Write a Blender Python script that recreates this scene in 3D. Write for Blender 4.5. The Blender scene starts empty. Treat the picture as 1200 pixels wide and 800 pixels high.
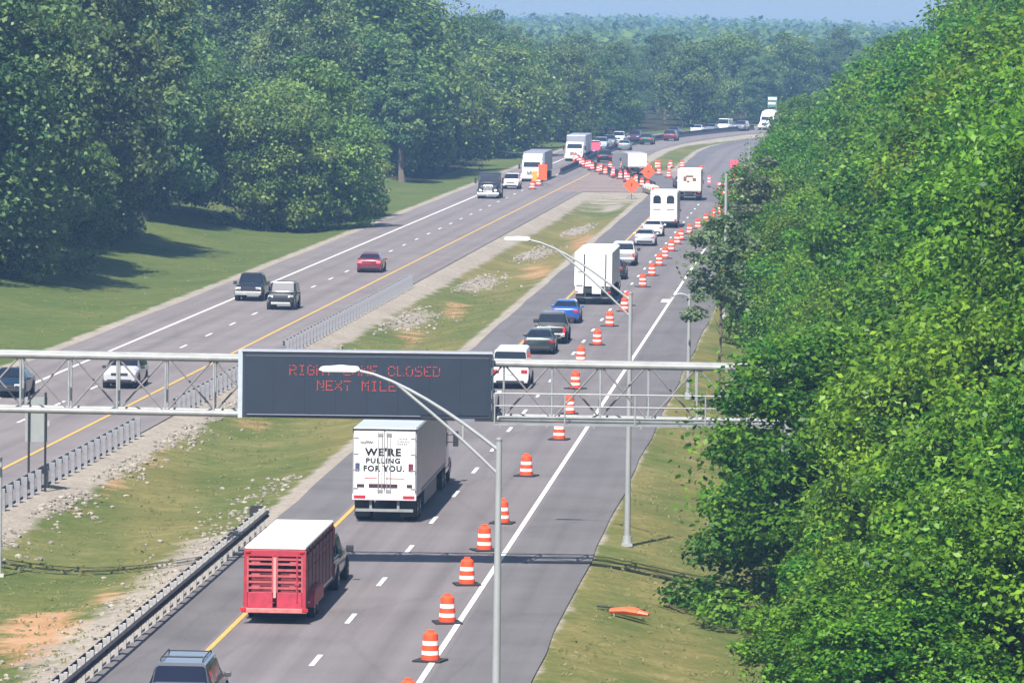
import bpy, bmesh, math, random
import numpy as np
from mathutils import Vector, Matrix

R = math.radians
sc = bpy.context.scene
COL = sc.collection
random.seed(7)

# ------------------------------------------------------------------ camera
CAM_H = 20.6
PITCH = R(3.409)
ROLL = R(0.7)
cam = bpy.data.cameras.new('camera')
cam.sensor_width = 36.0
cam.lens = 36.0 * 6600 / 1200
cam.clip_start = 1.0
cam.clip_end = 30000
cam_o = bpy.data.objects.new('camera', cam)
COL.objects.link(cam_o)
cam_o.matrix_world = (Matrix.Translation((0, 0, CAM_H)) @ Matrix.Rotation(R(90) - PITCH, 4, 'X')
                      @ Matrix.Rotation(ROLL, 4, 'Z'))
sc.camera = cam_o

# ------------------------------------------------------------------ light
SUN_EL = R(52.5)
SUN_TO = Vector((-0.25, -0.97))            # horizontal direction towards the sun
world = bpy.data.worlds.new('World')
sc.world = world
world.use_nodes = True
wn = world.node_tree.nodes
bg = wn['Background']
sky = wn.new('ShaderNodeTexSky')
sky.sky_type = 'NISHITA'
sky.sun_disc = False
sky.sun_elevation = SUN_EL
sky.sun_rotation = math.atan2(SUN_TO.x, SUN_TO.y)
sky.altitude = 200
sky.air_density = 1.0
sky.dust_density = 1.2
sky.ozone_density = 2.5
world.node_tree.links.new(sky.outputs[0], bg.inputs[0])
bg.inputs[1].default_value = 0.084
sun = bpy.data.lights.new('sun', 'SUN')
sun.energy = 4.6
sun.angle = R(0.5)
sun.color = (1.0, 0.95, 0.87)
sun_o = bpy.data.objects.new('sun', sun)
COL.objects.link(sun_o)
sd = Vector((SUN_TO.normalized().x * math.cos(SUN_EL), SUN_TO.normalized().y * math.cos(SUN_EL), math.sin(SUN_EL)))
sun_o.rotation_euler = sd.to_track_quat('Z', 'Y').to_euler()
sun_o.location = (0, 0, 300)
vs = sc.view_settings
vs.view_transform = 'Standard'
vs.look = 'None'
vs.exposure = 1.02
vs.gamma = 1.0
vs.use_curve_mapping = False
sc.cycles.max_bounces = 5
sc.cycles.diffuse_bounces = 3
sc.cycles.glossy_bounces = 2
sc.cycles.transmission_bounces = 3
sc.cycles.volume_bounces = 0
sc.cycles.transparent_max_bounces = 4
sc.cycles.use_denoising = True

# ------------------------------------------------------------------ materials
_M = {}


def mat(name, col, rough=0.6, metal=0.0, var=0.12, scale=3.0, spec=0.5, coat=0.0, emit=None, bump=0.0):
    if name in _M:
        return _M[name]
    m = bpy.data.materials.new(name)
    m.use_nodes = True
    nt = m.node_tree
    b = nt.nodes['Principled BSDF']
    b.inputs['Roughness'].default_value = rough
    b.inputs['Metallic'].default_value = metal
    b.inputs['Specular IOR Level'].default_value = spec
    b.inputs['Coat Weight'].default_value = coat
    tc = nt.nodes.new('ShaderNodeTexCoord')
    n = nt.nodes.new('ShaderNodeTexNoise')
    n.inputs['Scale'].default_value = scale
    n.inputs['Detail'].default_value = 5
    n.inputs['Roughness'].default_value = 0.65
    nt.links.new(tc.outputs['Object'], n.inputs['Vector'])
    r = nt.nodes.new('ShaderNodeValToRGB')
    r.color_ramp.elements[0].position = 0.3
    r.color_ramp.elements[1].position = 0.72
    lo = [max(0, c * (1 - var)) for c in col]
    hi = [min(1, c * (1 + var)) for c in col]
    r.color_ramp.elements[0].color = (*lo, 1)
    r.color_ramp.elements[1].color = (*hi, 1)
    nt.links.new(n.outputs['Fac'], r.inputs['Fac'])
    nt.links.new(r.outputs['Color'], b.inputs['Base Color'])
    if bump:
        bp = nt.nodes.new('ShaderNodeBump')
        bp.inputs['Strength'].default_value = bump
        bp.inputs['Distance'].default_value = 0.05
        nt.links.new(n.outputs['Fac'], bp.inputs['Height'])
        nt.links.new(bp.outputs['Normal'], b.inputs['Normal'])
    if emit:
        b.inputs['Emission Color'].default_value = (*emit[:3], 1)
        b.inputs['Emission Strength'].default_value = emit[3]
    _M[name] = m
    return m


def paint(name, col, metal=0.0):
    return mat('paint_' + name, col, 0.28, metal, 0.05, 1.5, 0.5, 0.6)


GLASS = mat('dark_glass', (0.012, 0.016, 0.026), 0.08, 0, 0.05, 1, 0.35)
RUBBER = mat('tyre_rubber', (0.016, 0.016, 0.017), 0.85, 0, 0.2)
BLACK = mat('black_plastic', (0.02, 0.02, 0.022), 0.6)
RIM = mat('wheel_alloy', (0.45, 0.45, 0.46), 0.35, 0.8)
CHROME = mat('bright_metal', (0.7, 0.7, 0.72), 0.22, 0.9)
REDL = mat('red_lamp', (0.45, 0.015, 0.02), 0.25)
BRAKE = mat('red_lamp_lit', (0.6, 0.03, 0.03), 0.25, emit=(1.0, 0.12, 0.12, 1.3))
CLEARL = mat('clear_lamp', (0.75, 0.76, 0.78), 0.12, 0.3)
GALV = mat('galvanised_steel', (0.30, 0.31, 0.31), 0.55, 0.2, 0.2, 2.0)
GALVD = mat('dull_galvanised_steel', (0.27, 0.28, 0.28), 0.6, 0.4, 0.25, 2.0)
WHITE = mat('white_paint', (0.78, 0.78, 0.77), 0.4, 0, 0.08, 1.6)
PLATE = mat('plate_white', (0.7, 0.7, 0.72), 0.5)
ORANGE = mat('safety_orange', (0.80, 0.075, 0.018), 0.55, 0, 0.12, 4)
REFLW = mat('reflective_white', (0.80, 0.79, 0.77), 0.4, 0, 0.08, 6)
CONC = mat('concrete', (0.40, 0.38, 0.35), 0.9, 0, 0.2, 0.8, bump=0.2)


def nodes_mat(name):
    m = bpy.data.materials.new(name)
    m.use_nodes = True
    return m, m.node_tree, m.node_tree.nodes['Principled BSDF']


def ramp(nt, stops):
    r = nt.nodes.new('ShaderNodeValToRGB')
    e = r.color_ramp.elements
    while len(e) < len(stops):
        e.new(0.5)
    for el, (p, c) in zip(e, stops):
        el.position = p
        el.color = (*c, 1)
    return r


def asphalt_mat(name, c0, c1, streak=0.5, wear=0.9):
    """UV: u metres across the road, v metres along it"""
    m, nt, b = nodes_mat(name)
    L = nt.links.new
    uv = nt.nodes.new('ShaderNodeUVMap')
    tc = nt.nodes.new('ShaderNodeTexCoord')
    big = nt.nodes.new('ShaderNodeTexNoise')
    big.inputs['Scale'].default_value = 0.16
    big.inputs['Detail'].default_value = 6
    big.inputs['Roughness'].default_value = 0.62
    L(tc.outputs['Object'], big.inputs['Vector'])
    mp = nt.nodes.new('ShaderNodeMapping')
    mp.inputs['Scale'].default_value = (1.6, 0.016, 1)
    L(uv.outputs[0], mp.inputs['Vector'])
    st = nt.nodes.new('ShaderNodeTexNoise')
    st.inputs['Scale'].default_value = 1.0
    st.inputs['Detail'].default_value = 4
    st.inputs['Roughness'].default_value = 0.7
    L(mp.outputs[0], st.inputs['Vector'])
    fine = nt.nodes.new('ShaderNodeTexNoise')
    fine.inputs['Scale'].default_value = 9
    fine.inputs['Detail'].default_value = 4
    L(tc.outputs['Object'], fine.inputs['Vector'])
    a1 = nt.nodes.new('ShaderNodeMixRGB')
    a1.inputs[0].default_value = streak
    L(big.outputs['Fac'], a1.inputs[1])
    L(st.outputs['Fac'], a1.inputs[2])
    a2 = nt.nodes.new('ShaderNodeMixRGB')
    a2.inputs[0].default_value = 0.22
    L(a1.outputs[0], a2.inputs[1])
    L(fine.outputs['Fac'], a2.inputs[2])
    r = ramp(nt, [(0.34, c0), (0.64, c1)])
    L(a2.outputs[0], r.inputs[0])
    # oil-darkened lane centres and polished wheel tracks
    sx = nt.nodes.new('ShaderNodeSeparateXYZ')
    L(uv.outputs[0], sx.inputs[0])
    f1 = nt.nodes.new('ShaderNodeMath')
    f1.operation = 'MULTIPLY_ADD'
    f1.inputs[1].default_value = 1 / 3.66
    f1.inputs[2].default_value = -0.068
    L(sx.outputs[0], f1.inputs[0])
    f2 = nt.nodes.new('ShaderNodeMath')
    f2.operation = 'FRACT'
    L(f1.outputs[0], f2.inputs[0])
    wr = ramp(nt, [(0.0, (1, 1, 1)), (0.14, (1.0, 1.0, 1.0)), (0.27, (1.07, 1.07, 1.07)), (0.38, (0.98, 0.98, 0.98)), (0.5, (0.86, 0.86, 0.86)), (0.62, (0.98, 0.98, 0.98)), (0.74, (1.07, 1.07, 1.07)), (0.88, (1, 1, 1))])
    L(f2.outputs[0], wr.inputs[0])
    wm = nt.nodes.new('ShaderNodeMixRGB')
    wm.blend_type = 'MULTIPLY'
    wm.inputs[0].default_value = wear
    L(r.outputs[0], wm.inputs[1])
    L(wr.outputs[0], wm.inputs[2])
    r = wm
    # sealed cracks: thin dark wandering lines
    mp2 = nt.nodes.new('ShaderNodeMapping')
    mp2.inputs['Scale'].default_value = (0.16, 0.035, 1)
    L(uv.outputs[0], mp2.inputs['Vector'])
    vo = nt.nodes.new('ShaderNodeTexVoronoi')
    vo.feature = 'DISTANCE_TO_EDGE'
    vo.inputs['Scale'].default_value = 1.0
    dn = nt.nodes.new('ShaderNodeMixRGB')
    dn.blend_type = 'ADD'
    dn.inputs[0].default_value = 0.16
    L(mp2.outputs[0], dn.inputs[1])
    L(fine.outputs['Color'], dn.inputs[2])
    L(dn.outputs[0], vo.inputs['Vector'])
    cr = ramp(nt, [(0.0, (0.74, 0.74, 0.74)), (0.010, (1, 1, 1))])
    L(vo.outputs['Distance'], cr.inputs[0])
    mu = nt.nodes.new('ShaderNodeMixRGB')
    mu.blend_type = 'MULTIPLY'
    mu.inputs[0].default_value = 1
    L(r.outputs[0], mu.inputs[1])
    L(cr.outputs[0], mu.inputs[2])
    L(mu.outputs[0], b.inputs['Base Color'])
    b.inputs['Roughness'].default_value = 0.88
    b.inputs['Specular IOR Level'].default_value = 0.25
    bp = nt.nodes.new('ShaderNodeBump')
    bp.inputs['Strength'].default_value = 0.25
    bp.inputs['Distance'].default_value = 0.02
    L(fine.outputs['Fac'], bp.inputs['Height'])
    L(bp.outputs[0], b.inputs['Normal'])
    return m


ASPH_R = asphalt_mat('asphalt_near_carriageway', (0.118, 0.104, 0.106), (0.178, 0.160, 0.162))
ASPH_S = asphalt_mat('asphalt_shoulder', (0.092, 0.086, 0.088), (0.150, 0.140, 0.142), 0.35, 0.0)
ASPH_L = asphalt_mat('asphalt_far_carriageway', (0.138, 0.119, 0.116), (0.200, 0.176, 0.171))
APRON = asphalt_mat('disturbed_pavement', (0.160, 0.118, 0.105), (0.260, 0.200, 0.178), 0.2, 0.0)
LINE_W = mat('road_paint_white', (0.66, 0.65, 0.63), 0.6, 0, 0.28, 5)
LINE_Y = mat('road_paint_yellow', (0.55, 0.33, 0.07), 0.6, 0, 0.25, 5)


def ground_mat():
    m, nt, b = nodes_mat('verge_ground')
    L = nt.links.new
    tc = nt.nodes.new('ShaderNodeTexCoord')

    def noise(s, d=6, rough=0.65, vec=None):
        n = nt.nodes.new('ShaderNodeTexNoise')
        n.inputs['Scale'].default_value = s
        n.inputs['Detail'].default_value = d
        n.inputs['Roughness'].default_value = rough
        L(vec or tc.outputs['Object'], n.inputs['Vector'])
        return n

    def attr(a):
        n = nt.nodes.new('ShaderNodeAttribute')
        n.attribute_name = a
        return n

    def mix(f, a, bb):
        x = nt.nodes.new('ShaderNodeMixRGB')
        L(f, x.inputs[0])
        L(a, x.inputs[1])
        L(bb, x.inputs[2])
        return x.outputs[0]

    def mask(a, nz, lo, hi):
        s = nt.nodes.new('ShaderNodeMath')
        s.operation = 'ADD'
        L(a, s.inputs[0])
        L(nz, s.inputs[1])
        r = nt.nodes.new('ShaderNodeMapRange')
        r.inputs['From Min'].default_value = lo
        r.inputs['From Max'].default_value = hi
        L(s.outputs[0], r.inputs['Value'])
        return r.outputs[0]
    n1 = noise(0.10, 8)
    n2 = noise(0.9, 6, 0.7)
    n3 = noise(5.0, 5, 0.75)
    n4 = noise(0.35, 7, 0.72)
    mx = nt.nodes.new('ShaderNodeMixRGB')
    mx.inputs[0].default_value = 0.5
    L(n1.outputs['Fac'], mx.inputs[1])
    L(n2.outputs['Fac'], mx.inputs[2])
    mx2 = nt.nodes.new('ShaderNodeMixRGB')
    mx2.inputs[0].default_value = 0.35
    L(mx.outputs[0], mx2.inputs[1])
    L(n3.outputs['Fac'], mx2.inputs[2])
    lush = ramp(nt, [(0.36, (0.044, 0.078, 0.016)), (0.5, (0.080, 0.108, 0.026)), (0.66, (0.150, 0.148, 0.050))])
    dry = ramp(nt, [(0.36, (0.085, 0.094, 0.024)), (0.5, (0.148, 0.136, 0.044)), (0.66, (0.310, 0.245, 0.115))])
    grav = ramp(nt, [(0.34, (0.150, 0.130, 0.105)), (0.52, (0.300, 0.262, 0.215)), (0.68, (0.450, 0.400, 0.335))])
    dirt = ramp(nt, [(0.36, (0.230, 0.120, 0.056)), (0.5, (0.360, 0.205, 0.105)), (0.66, (0.470, 0.320, 0.195))])
    for r in (lush, dry, dirt):
        L(mx2.outputs[0], r.inputs[0])
    g3 = nt.nodes.new('ShaderNodeMixRGB')
    g3.inputs[0].default_value = 0.6
    L(mx.outputs[0], g3.inputs[1])
    L(n3.outputs['Fac'], g3.inputs[2])
    L(g3.outputs[0], grav.inputs[0])
    c = mix(mask(attr('dry').outputs['Fac'], n4.outputs['Fac'], 0.6, 1.1), lush.outputs[0], dry.outputs[0])
    c = mix(mask(attr('dirt').outputs['Fac'], n4.outputs['Fac'], 0.82, 1.0), c, dirt.outputs[0])
    c = mix(mask(attr('grav').outputs['Fac'], n4.outputs['Fac'], 0.86, 1.08), c, grav.outputs[0])
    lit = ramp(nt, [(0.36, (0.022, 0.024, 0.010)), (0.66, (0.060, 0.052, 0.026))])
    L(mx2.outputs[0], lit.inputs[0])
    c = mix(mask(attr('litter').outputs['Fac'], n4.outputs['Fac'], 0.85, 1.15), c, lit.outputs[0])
    L(c, b.inputs['Base Color'])
    b.inputs['Roughness'].default_value = 0.95
    b.inputs['Specular IOR Level'].default_value = 0.1
    bp = nt.nodes.new('ShaderNodeBump')
    bp.inputs['Strength'].default_value = 0.7
    bp.inputs['Distance'].default_value = 0.25
    L(mx2.outputs[0], bp.inputs['Height'])
    L(bp.outputs[0], b.inputs['Normal'])
    return m


def leaf_mat(name, dark, light, trans=0.3):
    m = bpy.data.materials.new(name)
    m.use_nodes = True
    nt = m.node_tree
    L = nt.links.new
    nt.nodes.remove(nt.nodes['Principled BSDF'])
    out = nt.nodes['Material Output']
    at = nt.nodes.new('ShaderNodeAttribute')
    at.attribute_name = 'tone'
    oi = nt.nodes.new('ShaderNodeObjectInfo')
    r = ramp(nt, [(0.0, dark), (1.0, light)])
    L(at.outputs['Fac'], r.inputs[0])
    hs = nt.nodes.new('ShaderNodeHueSaturation')
    mr = nt.nodes.new('ShaderNodeMapRange')
    mr.inputs['To Min'].default_value = 0.477
    mr.inputs['To Max'].default_value = 0.523
    L(oi.outputs['Random'], mr.inputs['Value'])
    L(mr.outputs[0], hs.inputs['Hue'])
    mv = nt.nodes.new('ShaderNodeMath')
    mv.operation = 'MULTIPLY_ADD'
    mv.inputs[1].default_value = 7.31
    mv.inputs[2].default_value = 0.13
    L(oi.outputs['Random'], mv.inputs[0])
    fr = nt.nodes.new('ShaderNodeMath')
    fr.operation = 'FRACT'
    L(mv.outputs[0], fr.inputs[0])
    mr2 = nt.nodes.new('ShaderNodeMapRange')
    mr2.inputs['To Min'].default_value = 0.78
    mr2.inputs['To Max'].default_value = 1.22
    L(fr.outputs[0], mr2.inputs['Value'])
    L(mr2.outputs[0], hs.inputs['Value'])
    L(r.outputs[0], hs.inputs['Color'])
    d = nt.nodes.new('ShaderNodeBsdfPrincipled')
    d.inputs['Roughness'].default_value = 0.42
    d.inputs['Specular IOR Level'].default_value = 0.18
    t = nt.nodes.new('ShaderNodeBsdfTranslucent')
    L(hs.outputs[0], d.inputs['Base Color'])
    L(hs.outputs[0], t.inputs[0])
    mx = nt.nodes.new('ShaderNodeMixShader')
    mx.inputs[0].default_value = trans
    L(d.outputs[0], mx.inputs[1])
    L(t.outputs[0], mx.inputs[2])
    L(mx.outputs[0], out.inputs['Surface'])
    return m


LEAF_R = leaf_mat('leaves_bright', (0.012, 0.070, 0.004), (0.165, 0.315, 0.022), 0.35)
LEAF_L = leaf_mat('leaves_deep', (0.022, 0.070, 0.024), (0.205, 0.285, 0.088), 0.35)
LEAF_B = leaf_mat('leaves_fresh', (0.028, 0.082, 0.018), (0.225, 0.315, 0.070), 0.35)
LEAF_G = leaf_mat('leaves_grey_green', (0.070, 0.115, 0.045), (0.270, 0.330, 0.170), 0.35)
BARK = mat('bark', (0.13, 0.105, 0.08), 0.95, 0, 0.35, 3, bump=0.5)


# ------------------------------------------------------------------ mesh helpers
class MB:
    def __init__(self):
        self.v, self.f, self.m = [], [], []

    def add(self, vs, fs, m=0):
        o = len(self.v)
        self.v += [tuple(x) for x in vs]
        for f in fs:
            self.f.append([o + i for i in f])
            self.m.append(m)
        return self

    def box(self, c, s, m=0, rz=0.0, rx=0.0, top=None):
        """box by centre and size; top = (sx, sy) scale of the upper face"""
        hx, hy, hz = s[0] / 2, s[1] / 2, s[2] / 2
        tx, ty = top if top else (1, 1)
        vs = [(-hx, -hy, -hz), (hx, -hy, -hz), (hx, hy, -hz), (-hx, hy, -hz),
              (-hx * tx, -hy * ty, hz), (hx * tx, -hy * ty, hz), (hx * tx, hy * ty, hz), (-hx * tx, hy * ty, hz)]
        mt = Matrix.Translation(c) @ Matrix.Rotation(rz, 4, 'Z') @ Matrix.Rotation(rx, 4, 'X')
        return self.add([mt @ Vector(p) for p in vs],
                        [(0, 3, 2, 1), (4, 5, 6, 7), (0, 1, 5, 4), (1, 2, 6, 5), (2, 3, 7, 6), (3, 0, 4, 7)], m)

    def tube(self, p0, p1, r0, r1=None, n=8, m=0, caps=True):
        r1 = r0 if r1 is None else r1
        p0, p1 = Vector(p0), Vector(p1)
        d = (p1 - p0).normalized()
        a = d.orthogonal().normalized()
        b = d.cross(a)
        vs = []
        for p, r in ((p0, r0), (p1, r1)):
            for i in range(n):
                t = 2 * math.pi * i / n
                vs.append(p + a * (r * math.cos(t)) + b * (r * math.sin(t)))
        fs = [(i, (i + 1) % n, n + (i + 1) % n, n + i) for i in range(n)]
        if caps:
            fs += [tuple(range(n - 1, -1, -1)), tuple(range(n, 2 * n))]
        return self.add(vs, fs, m)

    def path(self, pts, r, n=6, m=0):
        rs = r if isinstance(r, (list, tuple)) else [r] * len(pts)
        for i in range(len(pts) - 1):
            self.tube(pts[i], pts[i + 1], rs[i], rs[i + 1], n, m)
        return self

    def lathe(self, prof, n=16, m=0, c=(0, 0, 0), axis='Z'):
        vs = []
        for r, z in prof:
            for i in range(n):
                t = 2 * math.pi * i / n
                if axis == 'Z':
                    vs.append((c[0] + r * math.cos(t), c[1] + r * math.sin(t), c[2] + z))
                else:
                    vs.append((c[0] + z, c[1] + r * math.cos(t), c[2] + r * math.sin(t)))
        fs = []
        for j in range(len(prof) - 1):
            for i in range(n):
                fs.append((j * n + i, j * n + (i + 1) % n, (j + 1) * n + (i + 1) % n, (j + 1) * n + i))
        fs += [tuple(range(n - 1, -1, -1)), tuple(range((len(prof) - 1) * n, len(prof) * n))]
        return self.add(vs, fs, m)

    def prism(self, prof, x0, x1, m=0):
        """profile in (y, z) extruded along x"""
        n = len(prof)
        vs = [(x0, y, z) for y, z in prof] + [(x1, y, z) for y, z in prof]
        fs = [tuple(range(n)), tuple(range(2 * n - 1, n - 1, -1))]
        fs += [(i, i + n, (i + 1) % n + n, (i + 1) % n) for i in range(n)]
        return self.add(vs, fs, m)

    def build(self, name, mats, parent=None, bevel=0.0, smooth=False, seg=2):
        me = bpy.data.meshes.new(name)
        me.from_pydata(self.v, [], self.f)
        if not isinstance(mats, (list, tuple)):
            mats = [mats]
        for q in mats:
            me.materials.append(q)
        if len(mats) > 1:
            me.polygons.foreach_set('material_index', self.m)
        bm = bmesh.new()
        bm.from_mesh(me)
        bmesh.ops.recalc_face_normals(bm, faces=bm.faces)
        if bevel:
            ed = [e for e in bm.edges if len(e.link_faces) == 2 and e.calc_face_angle(0) > 0.5]
            bmesh.ops.bevel(bm, geom=ed, offset=bevel, segments=seg, affect='EDGES', clamp_overlap=True, profile=0.5)
        bm.to_mesh(me)
        bm.free()
        if smooth:
            me.polygons.foreach_set('use_smooth', [True] * len(me.polygons))
            try:
                me.set_sharp_from_angle(angle=R(38))
            except Exception:
                pass
        return link(name, me, parent)


def link(name, me, parent=None):
    o = bpy.data.objects.new(name, me)
    COL.objects.link(o)
    if parent:
        o.parent = parent
    return o


def tag(o, label=None, cat=None, group=None, kind=None):
    if label:
        o['label'] = label
    if cat:
        o['category'] = cat
    if group:
        o['group'] = group
    if kind:
        o['kind'] = kind
    return o


def thing(name, label, cat, loc=(0, 0, 0), rz=0.0, group=None):
    o = bpy.data.objects.new(name, None)
    o.empty_display_size = 0.3
    COL.objects.link(o)
    o.location = loc
    o.rotation_euler = (0, 0, rz)
    return tag(o, label, cat, group)


def copy_tree(o, parent=None):
    c = o.copy()
    COL.objects.link(c)
    if parent:
        c.parent = parent
    for ch in list(o.children):
        copy_tree(ch, c)
    return c


# ------------------------------------------------------------------ road lines (metres)
def bend(Y):
    return 0.00062 * max(0.0, Y - 800) ** 2 if Y < 1500 else 0.00062 * 700 ** 2 + 0.868 * (Y - 1500)


def XW(Y):      # white right edge line of the near carriageway
    return -2.7 + 0.0613 * (Y - 170.6) + bend(Y)


def XL(Y):      # yellow median line of the far carriageway
    return -22.2 + 0.0705 * (Y - 249) + bend(Y)


def head(Y, f):
    return -math.atan((f(Y + 1) - f(Y - 1)) / 2)


HEAD_R = -math.atan(0.0613)
HEAD_L = -math.atan(0.0705) + math.pi


def ground_z(X, Y):
    xw, xl = XW(Y), XL(Y)
    a = X - (xw + 3.2)
    if a > 0:
        z = -0.04 - 1.25 * (1 - math.exp(-(a / 4.2) ** 1.6)) if a < 40 else -1.29
        if a > 9:
            z += min(4.0, 0.16 * (a - 9)) * max(0.0, min(1.0, (900 - Y) / 200))
        return z
    b0, b1 = xl + 3.0, xw - 7.3 - 2.6
    if b0 < X < b1:
        t = (X - b0) / (b1 - b0)
        dep = 0.75 if Y < 560 else max(0.0, 0.75 * (1 - (Y - 560) / 60))
        if Y > 840:
            dep = min(0.5, (Y - 840) / 100)
        return -0.04 - dep * math.sin(math.pi * t) ** 1.3
    c = (xl - 7.3 - 3.2) - X
    if c > 0:
        z = -0.04 - 0.25 * math.exp(-((c - 5) / 3) ** 2)
        if c > 9:
            z += min(11.0, 0.15 * (c - 9)) * max(0.0, min(1.0, (1010 - Y) / 230))
        return z
    return -0.04


# ------------------------------------------------------------------ ground sheet
DIRT = [(-15.6, 188, 2.6, 8, .62), (-14.9, 181, 2.2, 4, .5), (-13.2, 196.5, 1.3, 4, .5), (-19.5, 187, 3.2, 9, .75), (-16.2, 193, 2.0, 5, .6), (-14.2, 200, 1.6, 5, .5), (-12.5, 197, 1.4, 6, .4),
        (-17.6, 231, 1.6, 5, .35), (-13, 283, 1.9, 16, .34), (-11.5, 300, 1.6, 16, .45), (-9.5, 322, 1.6, 14, .5), (-16.5, 262, 1.3, 10, .45), (-17.5, 245, 1.3, 9, .45), (-4, 395, 1.5, 20, .45),
        (-6.5, 360, 1.5, 25, .4), (2, 450, 2.6, 45, .45), (6.5, 500, 3.0, 40, .5), (8.5, 176, 1.5, 4, .25), (9.5, 196, 1.4, 5, .4)]


def build_ground():
    ys = list(np.arange(120, 470, 1.5)) + list(np.arange(470, 900, 4)) + list(np.arange(900, 1400, 15)) + list(np.arange(1400, 4001, 100))
    V, F, dr, gr, dt, lt_ = [], [], [], [], [], []
    ncol = None
    for Y in ys:
        xw, xl = XW(Y), XL(Y)
        xs = [xl - 900, xl - 300, xl - 140] + list(np.linspace(xl - 90, xl - 24, 14)) + list(np.linspace(xl - 22, xl - 11, 14)) + [xl - 10, xl - 4, xl + 2.2]
        xs += list(np.linspace(xl + 3.0, xw - 9.9, 30)) + [xw - 8, xw - 3, xw + 2]
        xs += list(np.linspace(xw + 3.2, xw + 20, 24)) + list(np.linspace(xw + 22, xw + 60, 10)) + [xw + 140, xw + 400, xw + 1200]
        ncol = len(xs)
        for X in xs:
            V.append((X, Y, ground_z(X, Y)))
            a = X - (xw + 3.2)
            d = 0.0
            if a > -1:
                d = (0.42 + 0.25 * math.sin(Y * 0.21 + a * 0.8) * math.sin(Y * 0.083 - a)) if a < 9 else 0.35
            elif xl + 3 < X < xw - 9:
                d = 0.26 + 0.34 * max(0, math.sin(Y * 0.05 + X * 0.7)) * (1 if Y < 330 else 0.7)
                if 430 < Y < 560:
                    d += 0.35
            else:
                d = 0.08
            g = 0.0
            # stony strip behind the far guardrail
            s = X - (xl + 3.2)
            if -0.3 < s < 4.5:
                g = max(g, 0.9 * math.exp(-((s - 0.5) / 1.5) ** 2))
            # stony strip left of the near carriageway's inner shoulder
            s = (xw - 9.9) - X
            if -0.3 < s < 5:
                w = 3.6 if Y < 222 else 1.0
                g = max(g, 0.85 * math.exp(-((s - 0.2) / w) ** 2))
            s = (xl - 7.3 - 3.0) - X
            if -0.5 < s < 4:
                g = max(g, 0.8 * math.exp(-((s - 0.3) / 1.2) ** 2))
            if -0.5 < a < 2:
                g = max(g, 0.62 * math.exp(-(a / 0.45) ** 2))
            s = X - (xl + 4.6 + 0.012 * max(0, Y - 330))
            if Y > 325 and Y < 600:
                g = max(g, 0.62 * math.exp(-((s - 0.9) / 1.7) ** 2) * max(0.35, math.sin(Y * 0.12) * 0.6 + 0.5))
            # construction ground in the median where the carriageways are joined
            if xl + 2 < X < xw - 6 and Y > 520:
                g = max(g, min(0.6, (Y - 520) / 160)) if Y < 700 else max(g, 0.25)
            q = 0.0
            for (dx, dy, rx, ry, am) in DIRT:
                q = max(q, am * math.exp(-((X - dx) / rx) ** 2 - ((Y - dy) / ry) ** 2))
            dr.append(d)
            gr.append(g)
            dt.append(q)
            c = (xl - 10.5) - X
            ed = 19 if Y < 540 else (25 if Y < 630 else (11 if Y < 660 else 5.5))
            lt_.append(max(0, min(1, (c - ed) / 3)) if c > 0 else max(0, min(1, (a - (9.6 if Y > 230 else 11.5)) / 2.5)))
    n = len(ys)
    for j in range(n - 1):
        for i in range(ncol - 1):
            a = j * ncol + i
            F.append((a, a + 1, a + ncol + 1, a + ncol))
    me = bpy.data.meshes.new('ground')
    me.from_pydata(V, [], F)
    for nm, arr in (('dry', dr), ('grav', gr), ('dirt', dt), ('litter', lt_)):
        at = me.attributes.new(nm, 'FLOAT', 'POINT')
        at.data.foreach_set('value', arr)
    me.polygons.foreach_set('use_smooth', [True] * len(me.polygons))
    me.materials.append(ground_mat())
    tag(link('ground', me), kind='structure')


build_ground()


def strip(name, edges, ys, z, m, kind='structure'):
    """sheet between edges[0](Y) and edges[1](Y); UV = metres"""
    V, F, U = [], [], []
    for Y in ys:
        a, b = edges[0](Y), edges[1](Y)
        for t in (0, 0.5, 1):
            V.append((a + (b - a) * t, Y, z))
            U.append(((b - a) * t, Y))
    for j in range(len(ys) - 1):
        for i in range(2):
            q = j * 3 + i
            F.append((q, q + 1, q + 4, q + 3))
    me = bpy.data.meshes.new(name)
    me.from_pydata(V, [], F)
    uvl = me.uv_layers.new(name='UVMap')
    for lp in me.loops:
        uvl.data[lp.index].uv = U[lp.vertex_index]
    me.materials.append(m)
    return tag(link(name, me), kind=kind)


YS = list(np.arange(125, 1260, 6))
strip('near_carriageway', (lambda y: XW(y) - 7.6, lambda y: XW(y) + 0.25), YS, 0.0, ASPH_R)
strip('near_outer_shoulder', (lambda y: XW(y) + 0.25, lambda y: XW(y) + 3.35 + 0.05 * math.sin(y * 0.19) + 0.03 * math.sin(y * 0.43)), YS, 0.0, ASPH_S)
strip('near_inner_shoulder', (lambda y: XW(y) - 10.0 + 0.05 * math.sin(y * 0.17) + 0.03 * math.sin(y * 0.41), lambda y: XW(y) - 7.6), YS, 0.0, ASPH_S)
strip('far_carriageway', (lambda y: XL(y) - 7.55, lambda y: XL(y) + 0.25), YS, 0.0, ASPH_L)
strip('far_inner_shoulder', (lambda y: XL(y) + 0.25, lambda y: XL(y) + 3.1), YS, 0.0, ASPH_L)
strip('far_outer_shoulder', (lambda y: XL(y) - 10.4 + 0.06 * math.sin(y * 0.15), lambda y: XL(y) - 7.55), YS, 0.0, ASPH_L)


def lerp(a, b, t):
    t = max(0, min(1, t))
    return a + (b - a) * t


# crossover that joins the near carriageway to the far one
def cr_c(y):
    t = max(0, min(1, (y - 605) / 165))
    t = t * t * (3 - 2 * t)
    return lerp(XW(y) - 5.5, XL(y) - 1.8, t)


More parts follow.
